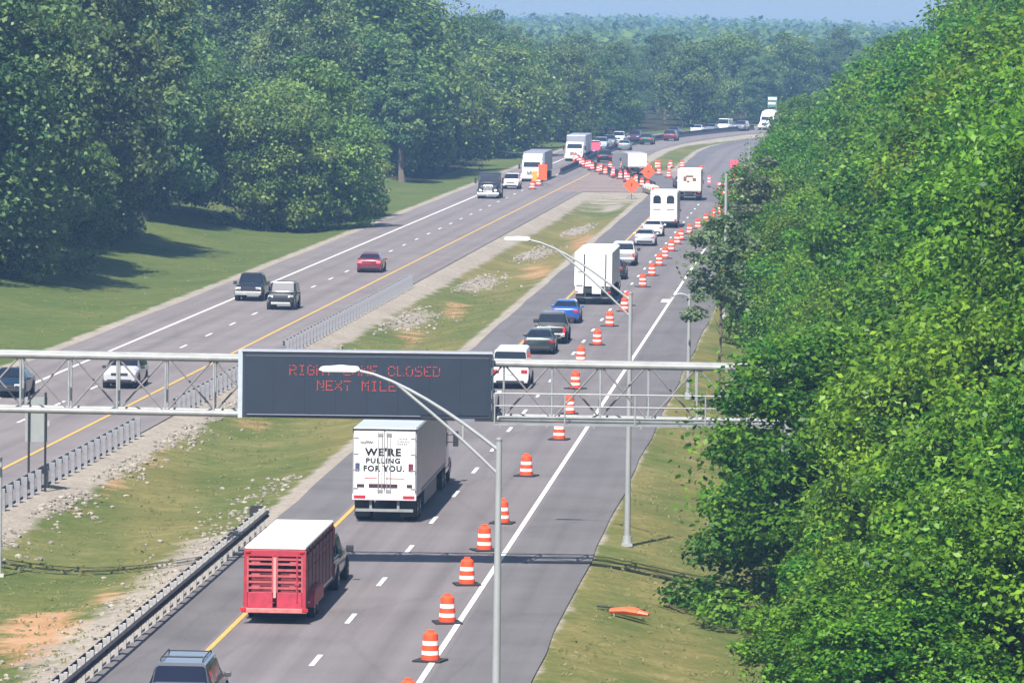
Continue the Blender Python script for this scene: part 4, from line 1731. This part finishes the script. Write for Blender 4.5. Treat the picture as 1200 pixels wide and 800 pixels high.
for k in range(7):
    h = rl.uniform(.06, .15)
    q.tube((xx, -.08, 3.44 + rl.uniform(-.02, .03)), (xx + .05, -.08, 3.47 + h), .013, .013, 5)
    q.tube((xx + .05, -.08, 3.45 + h), (xx + .075, -.08, 3.43), .013, .013, 5)
    xx += .075
q.build('logo_script', INK, semi)
q = MB()
for r_, (w_, zz) in enumerate(((.34, 3.66), (.50, 3.56), (.50, 3.44))):
    xx = .72 - w_ / 2
    while xx < .72 + w_ / 2:
        bw = rl.uniform(.03, .07)
        q.box((xx + bw / 2, -.08, zz), (bw, .012, .055))
        xx += bw + .02
q.build('small_print', mat('print_grey', (.10, .10, .11), .6), semi)
MB().box((-1.08, -.08, 2.42), (.18, .02, .36)).build('sticker', mat('sticker_navy', (.05, .06, .12), .5), semi)
MB().box((1.05, -.08, 2.42), (.19, .02, .34)).build('sticker', mat('sticker_maroon', (.14, .02, .04), .5), semi)
MB().box((-.05, -.085, 1.62), (1.15, .03, .16)).box((-.95, -.085, 1.62), (.3, .03, .13)).box((1.0, -.085, 1.62), (.22, .03, .13)).build('reflector_strip', mat('strip_dark', (.06, .02, .03), .4), semi)
q = MB().box((-.55, -.085, 1.95), (.5, .02, .03)).box((.42, -.085, 1.95), (.75, .02, .025))
q.build('red_line', mat('line_red', (.45, .08, .10), .5), semi)
for s in (-1, 1):
    MB().box((s * .98, -.12, 1.14), (.45, .04, .1)).build('tail_light', REDL, semi)
    MB().box((s * 1.29, 9, 1.25), (.025, 13, .10)).build('side_rail', GALVD, semi)
    MB().box((s * 1.20, 8.2, .72), (.04, 6.5, .7)).build('side_skirt', mat('skirt_grey', (.12, .13, .17), .5), semi)
tractor(semi, paint('tractor_navy', (0.03, 0.05, 0.10)), 14.6)
semi.scale = (1, 1, 0.915)

car('sedan', 'white car half hidden behind the right end of the dark message sign', 'car', 'sedan', paint('white', (0.74, 0.74, 0.75)), laneX(284, 5.9), 283, HEAD_R)
car('van', 'tall white van seen through the sign frame, first clear of the sign', 'van', 'van', paint('white', (0.74, 0.74, 0.75)), laneX(303, 5.35), 302.5, HEAD_R, LS=.9)
car('sedan', 'dark green low sedan just ahead of the tall white van', 'car', 'sedan', paint('dark_green', (0.022, 0.032, 0.030)), laneX(334, 5.6), 333.0, HEAD_R)
pickup('pickup', 'black pickup between the dark green sedan and the blue hatchback', paint('black', (0.012, 0.013, 0.016)), laneX(345, 5.5), 343.5, HEAD_R)
car('hatchback', 'bright blue hatchback behind the white box truck', 'car', 'hatch', paint('blue', (0.020, 0.085, 0.36), 0.2), laneX(366, 5.7), 366.0, HEAD_R)

# white truck with a tall box and dark tail
T0 = 389.5
wt = thing('box_truck', 'white truck with a tall white box and dark tail, ahead of the blue hatchback', 'truck', (laneX(T0, 5.15), T0, 0), HEAD_R)
WB = mat('box_white', (0.80, 0.79, 0.76), 0.45, 0, 0.05, 0.7)
trailer_run(wt, 0, 12.5, WB, WB, 3.85, 2.6, 1.35)
for xx in (-.62, .86):
    MB().box((xx, -.04, 2.55), (.08, .06, 2.4)).build('door_post', BLACK, wt)
q = MB().box((-.96, -.04, 1.9), (.42, .05, .9)).box((-.96, -.05, 2.5), (.3, .04, .1))
q.build('equipment_panel', mat('panel_cream', (.60, .57, .52), .5), wt)
MB().box((0, -.1, 1.05), (2.5, .3, .34)).build('tail_bar', BLACK, wt, .02)
MB().box((.25, -.28, 1.12), (.62, .06, .56)).build('white_plate', PLATE, wt)
MB().box((-.95, -.28, 1.1), (.55, .06, .5)).build('white_plate', PLATE, wt)
for s in (-1, 1):
    MB().box((s * 1.12, -.29, .96), (.22, .05, .12)).build('tail_light', REDL, wt)
tractor(wt, WHITE, 11.6)
wt.scale = (1, 1, 0.94)

car('hatchback', 'black car mostly hidden by the white box truck, under the white pickup', 'car', 'hatch', paint('black', (0.012, 0.013, 0.016)), laneX(426, 5.2), 426, HEAD_R)
pickup('pickup', 'white pickup with a silver tailgate ahead of the white box truck', paint('white', (0.74, 0.74, 0.75)), laneX(449, 5.5), 448.5, HEAD_R, 1.05, gatem=paint('silver', (0.40, 0.40, 0.43), 0.5))
car('sedan', 'silver sedan ahead of the white pickup in the queue', 'car', 'sedan', paint('pale_silver', (0.55, 0.56, 0.60), 0.3), laneX(487, 5.2), 486.5, HEAD_R)
car('sedan', 'white sedan close behind the white horse trailer', 'car', 'sedan', paint('white', (0.74, 0.74, 0.75)), laneX(508, 5.3), 507, HEAD_R)

# white horse trailer with two rear windows
H0 = 527.0
ht = thing('horse_trailer', 'tall white horse trailer with two arched dark rear windows', 'horse trailer', (laneX(H0, 5.1), H0, 0), HEAD_R)
q = MB().box((0, 4.2, 1.95), (2.55, 8.4, 2.75))
q.build('body', mat('horse_grey_side', (.50, .50, .53), .45), ht, .06)
MB().box((0, 4.2, 3.36), (2.45, 8.3, .08)).build('roof', WHITE, ht, .03)
for s in (-1, 1):
    dd = MB().box((s * .63, -.03, 1.95), (1.16, .06, 2.6)).build('rear_door', mat('door_cream', (.76, .74, .68) if s < 0 else (.72, .70, .76), .45), ht, .02)
    pr = [(s * .63 - .36, 2.3), (s * .63 + .36, 2.3), (s * .63 + .36, 2.85), (s * .63 + .2, 3.05), (s * .63 - .2, 3.05), (s * .63 - .36, 2.85)]
    q = MB().add([(x, -.08, z) for x, z in pr] + [(x, -.05, z) for x, z in pr], [tuple(range(6)), tuple(range(11, 5, -1))] + [(i, i + 6, (i + 1) % 6 + 6, (i + 1) % 6) for i in range(6)])
    q.build('window', GLASS, dd)
    MB().box((s * .63, -.07, 1.75), (.7, .03, .12)).build('handle', GALVD, dd)
    MB().box((s * 1.1, -.06, .75), (.2, .05, .2)).build('tail_light', REDL, ht)
    for y in (2.6, 3.6):
        wheel(ht, s * 1.1, y, .38, .26)
MB().box((0, .1, .52), (2.5, .4, .16)).build('rear_bumper', BLACK, ht, .02)
pickup('pickup', 'dark pickup towing the white horse trailer', paint('charcoal', (0.03, 0.035, 0.045), 0.2), laneX(539, 5.1), 536.5, HEAD_R)


def box_truck(label, X, Y, heading, wallm, rearm, W=2.45, H=3.5, L=7.5, cabm=None):
    t = thing('box_truck', label, 'box truck', (X, Y, 0), heading)
    MB().box((0, L / 2, (H + 1.0) / 2), (W, L, H - 1.0)).build('box', wallm, t, .03)
    MB().box((0, -.02, (H + 1.05) / 2), (W - .1, .06, H - 1.2)).build('rear_door', rearm, t, .02)
    MB().box((0, L / 2, H + .02), (W - .1, L - .1, .05)).build('roof', wallm, t)
    MB().box((0, L / 2 + 1, .75), (.9, L + 2.4, .25)).build('chassis', BLACK, t)
    MB().box((0, 0.05, .58), (W - .1, .2, .2)).build('rear_bumper', BLACK, t, .02)
    cm = cabm or WHITE
    MB().prism([(L + .1, .6), (L + 2.5, .6), (L + 2.5, 1.25), (L + 1.7, 1.45), (L + 1.2, 2.3), (L + .1, 2.35)], -1.0, 1.0).build('cab', cm, t, .06)
    MB().prism([(L + 1.73, 1.46), (L + 1.77, 1.48), (L + 1.27, 2.28), (L + 1.23, 2.26)], -.86, .86).build('windscreen', GLASS, t)
    for s in (-1, 1):
        MB().box((s * 1.01, L + .75, 1.75), (.03, .7, .5)).build('side_window', GLASS, t)
        MB().box((s * 1.22, L + 1.45, 1.75), (.2, .12, .4)).build('mirror', BLACK, t, .02)
        MB().box((s * (W / 2 - .2), -.04, .9), (.25, .05, .14)).build('tail_light', REDL, t)
        wheel(t, s * .95, 1.6, .46, .5)
        wheel(t, s * .98, L + 1.5, .46, .28)
    return t


bx = box_truck('cream box truck with a brown picture on its rear door, entering the work zone', laneX(602, 5.0), 602.5, HEAD_R, mat('box_cream', (.72, .69, .60), .5, 0, .05, 1), mat('box_cream_rear', (.78, .75, .64), .5, 0, .05, 1), 2.5, 3.3)
q = MB()
BR = mat('picture_brown', (.16, .08, .04), .6)
for (x, z, w, h) in ((-.45, 2.35, .35, .5), (.05, 2.62, .8, .2), (.55, 2.28, .4, .36), (-.1, 2.05, .3, .2)):
    q.box((x, -.06, z), (w, .02, h))
q.build('picture', BR, bx)
box_truck('white square backed box truck with grey sides on the crossover', cr_c(690) + .1, 690, head(690, cr_c), mat('box_grey', (.40, .40, .42), .5), mat('box_white_rear', (.80, .76, .75), .45, 0, .04, 1), 2.35, 2.7, 7.0)
car('sedan', 'dark car under the orange diamond sign, following the white box truck', 'car', 'sedan', paint('dark_slate', (0.03, 0.03, 0.045)), cr_c(645) + .9, 643, head(645, cr_c), detail=False)
car('suv', 'dark suv on the crossover beside the row of pink orange drums', 'suv', 'suv', paint('black', (0.012, 0.013, 0.016)), cr_c(745), 745, head(745, cr_c), detail=False)
car('sedan', 'grey green car on the crossover ahead of the dark suv', 'car', 'sedan', paint('grey_green', (0.16, 0.19, 0.19)), XL(812) - 1.6, 812, head(812, XL), detail=False)
car('suv', 'dark green suv driving away beyond the crossover', 'suv', 'suv', paint('bottle_green', (0.015, 0.05, 0.035)), XL(846) - 1.2, 846, head(846, XL), detail=False)
car('suv', 'dark red suv driving away ahead of the dark green suv', 'suv', 'suv', paint('maroon', (0.09, 0.02, 0.035)), XL(872) - .6, 872, head(872, XL), detail=False)


# ---------- far carriageway, facing the camera; Y = their front
def oncoming(Y, k):
    return XL(Y) - k


car('suv', 'dark blue car at the left edge of the photo behind the sign frame', 'car', 'sedan', paint('deep_blue', (0.012, 0.026, 0.045), 0.2), oncoming(292, 6.9), 291, HEAD_L)
car('suv', 'silver white suv seen through the left part of the sign frame', 'suv', 'suv', paint('pearl', (0.46, 0.46, 0.49), 0.2), oncoming(300, 2.1), 299, HEAD_L, cladding=True)
pickup('pickup', 'black pickup in the outer lane beside the black off roader', paint('black', (0.012, 0.013, 0.016)), oncoming(388.5, 5.7), 388.5, HEAD_L)
car('off_roader', 'boxy black off roader with a bright windscreen and silver bumper', 'off roader', 'jeep', paint('black', (0.012, 0.013, 0.016)), oncoming(378, 2.35), 378, HEAD_L, lowm=paint('silver', (0.40, 0.40, 0.43), 0.5), W=1.05)
car('sedan', 'dark red car alone on the far carriageway', 'car', 'hatch', paint('dark_red', (0.16, 0.012, 0.025)), oncoming(432, 1.6), 432, HEAD_L - math.pi, brake=True, W=1.05)


def semi_on(label, X, Y, f, pm, wallm, fair=True, L=14.5, chrome=True, name='semi_truck'):
    h = head(Y, f) + math.pi
    t = thing(name, label, 'semi truck', (X + 6.4 * math.sin(-h) * 0, Y + 20, 0), h)
    # local origin at the trailer's rear; the front faces local +y, toward the camera
    trailer_run(t, 0, L, wallm, wallm, 4.0, 2.55, 1.15)
    tractor(t, pm, 20 - 6.4, True, fair, chrome)
    t.scale = (1, 1, 0.83)
    dx = 20 * math.sin(h - math.pi)
    t.location.x = X - dx
    return t


bob = thing('semi_tractor', 'dark truck cab without a trailer leading the oncoming traffic, beside a white suv', 'truck', (oncoming(601, 5.4) + .45, 607.4, 0), HEAD_L)
tractor(bob, paint('tractor_black', (0.02, 0.022, 0.028)), 0, True, False, True)
MB().box((0, 1.35, 1.08), (1.0, 1.0, .14)).build('fifth_wheel', BLACK, bob, .03)
bob.scale = (1, 1, 0.9)
car('suv', 'white suv between the dark semi and the white cabbed semi', 'suv', 'suv', paint('white', (0.74, 0.74, 0.75)), oncoming(633, 5.1), 633, HEAD_L, detail=True)
semi_on('semi truck with a tall white cab, second of the oncoming trucks', oncoming(661, 4.9), 661, XL, paint('white', (0.74, 0.74, 0.75)), mat('box_grey2', (.22, .22, .25), .5))
semi_on('semi truck with a silver trailer taller than its white cab, third of the oncoming trucks', oncoming(751, 5.3), 751, XL, paint('white', (0.74, 0.74, 0.75)), mat('box_silver', (.34, .34, .38), .4, .3), False)
car('hatchback', 'dark blue car right behind the silver trailered semi', 'car', 'hatch', paint('navy', (0.02, 0.03, 0.12)), oncoming(778, 4.6), 778, HEAD_L, detail=False)
car('suv', 'white suv following the dark blue car toward the camera', 'suv', 'suv', paint('white', (0.74, 0.74, 0.75)), oncoming(793, 4.9), 793, HEAD_L, detail=False)
car('suv', 'pale blue suv next in the oncoming queue after the white suv', 'suv', 'suv', paint('pale_blue', (0.35, 0.40, 0.52)), oncoming(815, 5.2), 815, HEAD_L, detail=False)
car('suv', 'grey suv half hidden in the oncoming queue before the white pickup', 'suv', 'suv', paint('mid_grey', (0.16, 0.17, 0.19)), oncoming(830, 5.3), 830, HEAD_L, detail=False)
pickup('pickup', 'white pickup in the oncoming queue near the bend', paint('white', (0.74, 0.74, 0.75)), oncoming(848, 5.6), 848, head(848, XL) + math.pi)
car('suv', 'dark suv with a glaring windscreen near the bend', 'suv', 'suv', paint('plum', (0.06, 0.03, 0.05)), oncoming(862, 4.9), 862, head(862, XL) + math.pi, detail=False)
car('sedan', 'white car far off on the bend, left of the white van', 'car', 'sedan', paint('white', (0.74, 0.74, 0.75)), oncoming(922, 4.4), 922, head(922, XL) + math.pi, detail=False)
car('sedan', 'dark car far off on the bend, behind the dark red suv', 'car', 'sedan', paint('plum', (0.06, 0.03, 0.05)), oncoming(905, 5.2), 905, head(905, XL) + math.pi, detail=False)
car('hatchback', 'small grey car far off on the bend between the white car and the white van', 'car', 'hatch', paint('mid_grey', (0.16, 0.17, 0.19)), oncoming(931, 3.9), 931, head(931, XL) + math.pi, detail=False)
car('van', 'small white van far off on the bend', 'van', 'van', paint('white', (0.74, 0.74, 0.75)), oncoming(940, 3.5), 940, head(940, XL) + math.pi, detail=False, LS=.9)
car('suv', 'grey suv on the bend beside the farthest semi', 'suv', 'suv', paint('mid_grey', (0.16, 0.17, 0.19)), oncoming(948, 2.4), 948, head(948, XL) + math.pi, detail=False)
semi_on('white semi truck with a long pale trailer rounding the far bend', oncoming(958, .8), 958, XL, paint('white', (0.74, 0.74, 0.75)), mat('box_pale', (.55, .54, .54), .5))
car('suv', 'dark suv rounding the far bend in front of the long pale trailer', 'suv', 'suv', paint('mid_grey', (0.16, 0.17, 0.19)), XL(952) + 4.2, 952, head(952, XL) + math.pi, detail=False)


# ------------------------------------------------------------------ drums, signs, roadside bits
ORD = ['', 'the', 'second', 'third', 'fourth', 'fifth', 'sixth', 'seventh', 'eighth', 'ninth', 'tenth', 'eleventh', 'twelfth', 'thirteenth', 'fourteenth',
       'fifteenth', 'sixteenth', 'seventeenth', 'eighteenth', 'nineteenth', 'twentieth'] + ['twenty ' + w for w in ('first', 'second', 'third', 'fourth', 'fifth', 'sixth', 'seventh', 'eighth', 'ninth')] + ['thirtieth'] + ['thirty ' + w for w in ('first', 'second', 'third', 'fourth', 'fifth', 'sixth', 'seventh', 'eighth', 'ninth')] + ['fortieth']


def make_drum():
    t = thing('traffic_drum', '', 'traffic drum')
    MB().box((0, 0, .03), (.92, .92, .06)).build('base', RUBBER, t, .02)
    seg = [(.29, .06), (.29, .20), (.275, .205), (.275, .35), (.265, .355), (.265, .50), (.25, .505), (.25, .66), (.235, .665), (.235, .80), (.225, .86), (.15, .92), (.1, .93)]
    b = MB()
    b.lathe(seg, 20)
    b.build('barrel', ORANGE, t, smooth=True)
    b = MB()
    for (r, z0, z1) in ((.281, .215, .34), (.256, .515, .65)):
        n = 20
        V = [(r * math.cos(2 * math.pi * i / n), r * math.sin(2 * math.pi * i / n), z0) for i in range(n)] + [((r - .004) * math.cos(2 * math.pi * i / n), (r - .004) * math.sin(2 * math.pi * i / n), z1) for i in range(n)]
        b.add(V, [(i, (i + 1) % n, n + (i + 1) % n, n + i) for i in range(n)])
    b.build('reflective_band', REFLW, t, smooth=True)
    b = MB().box((0, 0, .96), (.22, .04, .08))
    b.build('handle', ORANGE, t, .01)
    return t


GD = 'orange and white drums closing the right lane'
drums = [
    (-2.9, 163.5, 'orange drum cut off by the bottom edge of the photo'),
    (-2.45, 176.3, 'first whole orange drum at the bottom of the photo, touching the white edge line'),
    (-2.05, 187.3, 'second whole orange drum from the bottom of the photo'),
    (-1.5, 199.8, 'third whole orange drum, just this side of the shadow across the road'),
    (-.95, 212.5, 'orange drum just beyond the shadow across the road'),
    (-.3, 223.8, 'orange drum behind the nearest light pole'),
    (.7, 246.6, 'orange drum alone right of the nearest light pole, below the sign frame'),
    (2.3, 267.6, 'orange drum directly under the lower beam of the sign frame'),
    (2.95, 284.5, 'lowest orange drum seen through the sign frame'),
    (3.45, 303.5, 'orange drum in the middle of the sign frame opening'),
    (4.0, 326, 'orange drum cut by the top beam of the sign frame'),
    (5.2, 343.2, 'first orange drum above the sign frame, right of the black pickup'),
    (6.3, 363.6, 'second orange drum above the sign frame, right of the blue hatchback'),
    (7.6, 381.5, 'nearer of two orange drums beside the second light pole top'),
    (7.95, 389, 'farther of two orange drums beside the second light pole top'),
    (9.6, 415.3, 'orange drum below the white pickup on the lane line'),
    (10.7, 433.0, 'orange drum right of the white pickup'),
    (11.7, 450, 'lowest of four close orange drums right of the silver sedan'),
    (12.5, 463, 'second of four close orange drums right of the silver sedan'),
    (13.4, 477, 'third of four close orange drums right of the silver sedan'),
    (14.3, 491, 'topmost of four close orange drums right of the silver sedan'),
]
drum0 = make_drum()
for i, (X, Y, lab) in enumerate(drums):
    o = drum0 if i == 0 else copy_tree(drum0)
    o.location = (X, Y, 0.004)
    o.rotation_euler = (0, 0, HEAD_R + rt.uniform(-.6, .6))
    tag(o, lab, 'traffic drum', GD)
wz = []
for i in range(15):                    # along the crossover's left side
    Y = 640 + i * 9
    wz.append((cr_c(Y) - 3.4, Y, 'nearest drum in the line along the crossover barrier', 'drums along the crossover'))
for i in range(9):                     # right shoulder work zone
    Y = 500 + i * 13
    wz.append((XW(Y) - 2.6 + i * .38, Y, 'nearest drum in the closed right lane beside the leaning tree', 'drums in the closed lane ahead'))
for i in range(8):
    Y = 640 + i * 11
    wz.append((XL(Y) - 3.3 + (650 - Y) * .004, Y - 6 + i * 2, 'nearest drum by the tall orange panels at the start of the barrier', 'drums at the start of the shared carriageway') if i < 2 else (cr_c(Y) + 3.3, Y, 'nearest drum on the right side of the crossover', 'drums right of the crossover'))
WZ_N = {}
for X, Y, lab, g in wz:
    o = copy_tree(drum0)
    o.location = (X, Y, 0.02)
    o.rotation_euler = (0, 0, rt.uniform(0, 1.5))
    WZ_N[lab] = WZ_N.get(lab, 0) + 1
    tag(o, ORD[WZ_N[lab]] + ' ' + lab, 'traffic drum', g)

extra = []
for i in range(11):
    Y = 590 + i * 12
    extra.append((XW(Y) + 1.6 - .1 * i, Y, 'nearest drum on the right shoulder beside the barricade', 'drums on the far right shoulder'))
for i in range(8):
    Y = 640 + i * 9
    extra.append((XW(Y) - 6.6, Y, 'nearest drum of the row left of the cream box truck', 'drums left of the cream box truck'))
for i in range(7):
    Y = 716 + i * 6
    extra.append((lerp(XL(716) + 1.5, XW(716) - 9, i / 6), 716 + i * 2, 'nearest drum of the row across the end of the apron', 'drums across the apron'))
for X, Y, lab, g in extra:
    o = copy_tree(drum0)
    o.location = (X, Y, 0.02)
    o.rotation_euler = (0, 0, rt.uniform(0, 1.5))
    WZ_N[lab] = WZ_N.get(lab, 0) + 1
    tag(o, ORD[WZ_N[lab]] + ' ' + lab, 'traffic drum', g)

SIGNO = mat('sign_orange', (0.85, 0.11, 0.03), 0.45, 0, 0.05, 2)
SIGNP = mat('sign_pink', (0.80, 0.10, 0.16), 0.45, 0, 0.05, 2)


def diamond(label, X, Y, m, z=1.6, s=1.22, rect=None, head_=HEAD_R, tilt=0.0):
    t = thing('work_sign', label, 'road work sign', (X, Y, max(0, ground_z(X, Y))), head_)
    q = MB()
    if rect:
        q.box((0, 0, z), (rect[0], .03, rect[1]))
    else:
        h = s / math.sqrt(2)
        pr = [(0, -h), (h, 0), (0, h), (-h, 0)]
        q.add([(x, -.015, z + zz) for x, zz in pr] + [(x, .015, z + zz) for x, zz in pr], [(0, 1, 2, 3), (7, 6, 5, 4)] + [(i, i + 4, (i + 1) % 4 + 4, (i + 1) % 4) for i in range(4)])
    pn = q.build('panel', m, t)
    if not rect:
        h = s / math.sqrt(2) * .3
        MB().box((0, -.02, z), (.10, .012, h * 1.3)).box((.08, -.02, z + h * .3), (.2, .012, .1)).build('symbol', INK, pn)
    q = MB().tube((0, .04, 0.02), (0, .04, z + .3), .025)
    for a in (-1, 1):
        q.tube((0, .04, .35), (a * .55, .04, 0), .02)
        q.tube((0, .04, .35), (0, .04 + a * .6, 0), .02)
    q.build('stand', BLACK, t)
    return t


diamond('orange diamond sign on the median beside the crossover, nearer of two', 12.7, 608, SIGNO, 1.45, 1.3)
diamond('orange diamond sign between the white box truck and the cream box truck', cr_c(655) - 2.2, 655, SIGNO, 1.5, 1.25)
diamond('pair of tall orange panels standing in the closed lane of the far carriageway', XL(652) - 2.9, 652, SIGNO, 1.4, 1.0, (1.0, 1.8))
diamond('yellow orange panel beside the pink panel in the far carriageway', XL(649) - 3.6, 649, mat('sign_amber', (.80, .30, .03), .5), 1.0, 1.0, (.7, 1.2))
diamond('pink panel at the near end of the line of crossover drums', cr_c(764) - 3.0, 764, SIGNP, 1.5, 1.0, (1.6, 1.2))
diamond('second pink panel behind the line of crossover drums', cr_c(775) - 1.9, 776, SIGNP, 1.4, 1.0, (1.3, 1.1))
diamond('orange panel on the right shoulder beside the cream box truck, upper of two', XW(640) - 1.0, 640, SIGNP, 1.7, 1.0, (.9, 1.1))
diamond('tall orange red sign at the edge of the wood in the work zone', XW(612) + 1.8, 612, SIGNO, 2.3, 1.2, (1.5, 2.2))
diamond('small square orange sign low on the right shoulder in the work zone', XW(560) + 1.2, 560, SIGNO, 1.2, 1.0, (1.1, 1.0))
diamond('orange sign far up the right shoulder under the tree tops', 43.2, 905, SIGNO, 2.2, 1.6)
diamond('yellow warning sign half hidden in leaves at the front of the right wood', XW(402) + 3.9, 402, mat('sign_yellow', (.72, .45, .02), .45), 1.9, 1.0)

# long orange barricade across the closed lane
bar = thing('barricade', 'long orange striped barricade across the closed right lane', 'barricade', (XW(615) - 1.2, 615, 0), HEAD_R)
for zz in (.55, 1.0, 1.45):
    q = MB().box((0, 0, zz), (2.6, .04, .22))
    pl = q.build('board', ORANGE, bar)
    q = MB()
    for x in (-.9, -.3, .3, .9):
        q.box((x, -.024, zz), (.26, .01, .21), 0, 0)
    q.build('stripe', REFLW, pl)
for s in (-1, 1):
    MB().box((s * 1.1, 0, .8), (.06, .06, 1.6)).box((s * 1.1, 0, .03), (.08, 1.2, .06)).build('leg', GALVD, bar)

diamond('wide pink red panel low on the apron beside the drum row', XL(700) + 5.0, 700, SIGNP, 1.0, 1.0, (2.0, .9))
diamond('pink red panel at the right shoulder above the small square sign', XW(690) - 2.2, 690, SIGNP, 1.6, 1.0, (1.0, .9))
diamond('orange diamond sign at the right shoulder beyond the barricade', XW(665) + 1.6, 665, SIGNO, 2.1, 1.3)
for i in range(16):
    Y = 645 + (i // 2) * 15
    sgn = -1 if i % 2 == 0 else 1
    t = thing('vertical_panel', (ORD[i // 2 + 1] if i > 1 else 'the') + ' nearest narrow orange panel on the ' + ('left' if sgn < 0 else 'right') + ' side of the crossover',
              'vertical panel', (cr_c(Y) + (-4.3 if sgn < 0 else 4.1), Y + 4, 0.02), HEAD_R, 'vertical panels along the crossover')
    pn = MB().box((0, 0, .85), (.32, .04, .95)).build('panel', SIGNP if i % 3 else SIGNO, t)
    MB().box((0, -.024, .65), (.31, .008, .14)).box((0, -.024, 1.0), (.31, .008, .14)).build('stripe', REFLW, pn)
    MB().box((0, 0, .05), (.5, .7, .1)).box((0, .03, .3), (.06, .04, .5)).build('base', RUBBER, t)
# sand-filled crash barrels in a cream row at the crossover nose
cc = thing('crash_cushion', 'low cream crash cushion pointing at the traffic at the crossover nose', 'crash cushion', (cr_c(628) - 3.4, 622, 0), head(660, cr_c))
CRM = mat('cushion_cream', (.66, .60, .50), .6)
for k in range(4):
    MB().box((0, k * 2.2, .48), (.9 + .12 * k, 1.9, .8)).build('cushion_bay', CRM, cc, .08)
MB().box((0, -1.2, .45), (.8, .3, .75)).build('nose', ORANGE, cc, .08)
MB().box((0, 4.2, .5), (1.45, 7.8, .1)).build('side_rail', GALVD, cc)

# back of a road sign on two black posts, in the median
sb = thing('road_sign', 'grey back of a rectangular road sign on two black posts in the median', 'road sign', (-20.2, 237.0, -.1), -.05)
MB().box((0.18, -.06, 3.05), (.95, .03, 1.9)).build('panel', mat('sign_back', (.30, .32, .31), .5, .4, .1, 1), sb)
for x in (-.12, .58):
    MB().tube((x, -.14, -.1), (x, -.14, 4.2), .05, .05, 8).build('post', BLACK, sb)
MB().box((.72, -.14, 2.9), (.1, .12, .22)).build('box', GALV, sb)
up = thing('utility_post', 'slim grey post at the left edge of the photo above the dirt patch', 'post', (-18.75, 206.5, ground_z(-18.75, 206.5)))
MB().tube((0, 0, -.1), (0, 0, 4.4), .06, .06, 10).build('post', GALV, up, smooth=True)
MB().box((0, 0, .05), (.3, .3, .12)).build('base', CONC, up)

# folded roll-up sign lying on the grass
fx, fy = 3.7, 193.0
fs = thing('folded_sign', 'folded orange road work sign lying on the grass with its black legs out', 'folded sign', (fx, fy, ground_z(fx, fy) + .03), -.4)
fs.scale = (1.0, 1.6, 1.0)
q = MB()
pts = [(-.2, 0, .16), (.35, .02, .2), (.85, -.02, .16), (1.2, 0, .1)]
q.path(pts, [.10, .13, .12, .06], 8)
q.build('rolled_fabric', SIGNO, fs, smooth=True)
q = MB().path([(-.15, .5, .14), (.3, .5, .16), (.75, .42, .12)], [.07, .09, .05], 8)
q.build('rolled_fabric', SIGNO, fs, smooth=True)
q = MB().tube((-1.1, .62, .18), (.9, .28, .2), .028).tube((-1.05, .5, .1), (.1, .35, .12), .022)
q.build('folded_legs', BLACK, fs)

# green road sign at the far bend
gs = thing('road_sign', 'small green and white road sign above the trees at the far bend', 'road sign', (45.0, 985, 0), -.2)
MB().box((0, 0, 4.4), (1.7, .06, 1.9)).build('panel', mat('sign_green', (.08, .17, .13), .6), gs)
MB().box((0, -.05, 4.95), (1.5, .03, .4)).box((-.1, -.05, 4.1), (1.3, .03, .35)).build('white_band', WHITE, gs)
for x in (-.7, .7):
    MB().box((x, .08, 2.4), (.1, .1, 5.0)).build('post', GALVD, gs)


# ------------------------------------------------------------------ tree labels: where along the road each one stands
MARKS = [(178, 'the black estate car'), (205, 'the red trailer'), (232, 'the lettered semi'), (262, 'the sign frame'), (296, 'the hidden white car'), (322, 'the tall white van'),
         (355, 'the black pickup'), (378, 'the blue hatchback'), (412, 'the white box truck'), (470, 'the white pickup'), (515, 'the white sedan'), (565, 'the horse trailer'),
         (630, 'the dark oncoming semi'), (705, 'the white cabbed semi'), (790, 'the silver trailered semi'), (870, 'the dark red suv'), (990, 'the farthest semi'), (9999, 'the skyline')]
bins = {}
for o in TREE_LOG:
    X, Y = o.location.x, o.location.y
    l = o['label']
    if l.startswith(('small bright', 'bright green tree overhanging', 'bright green tree at the front')):
        k = ('front tree', 'right wood')
    elif l.startswith('mid sized bright'):
        k = ('second row tree', 'right wood')
    elif l.startswith('tall bright'):
        k = ('tall back tree', 'right wood')
    elif l.startswith('low leafy shrub'):
        k = ('low shrub', 'right wood foot')
    elif l.startswith(('deep green tree at', 'hazy green tree at')):
        k = ('front tree', 'left wood')
    elif l.startswith(('tall deep green tree inside', 'hazy tree on the slope', 'distant bluish tree in')):
        k = ('inner tree', 'left wood')
    elif l.startswith('distant bluish tree closing'):
        k = ('distant tree', 'wood beyond the bend')
    else:
        continue
    m = next(t for y, t in MARKS if Y < y) if k[1] != 'wood beyond the bend' else ''
    bins.setdefault((k, m), []).append(o)
for ((what, wood), m), lst in bins.items():
    lst.sort(key=lambda o: o.location.y)
    for i, o in enumerate(lst):
        side = 'green' if 'right' in wood else ('bluish' if 'beyond' in wood else 'deep green')
        base = side + ' ' + what + ' of the ' + wood + ' level with ' + m
        if wood == 'wood beyond the bend':
            base = 'bluish distant tree in the wood beyond the bend'
        n = len(lst)
        if n > 1:
            base += ', nearest' if i == 0 else (', farthest' if i == n - 1 else ', ' + ORD[i + 1] + ' nearest')
        o['label'] = base
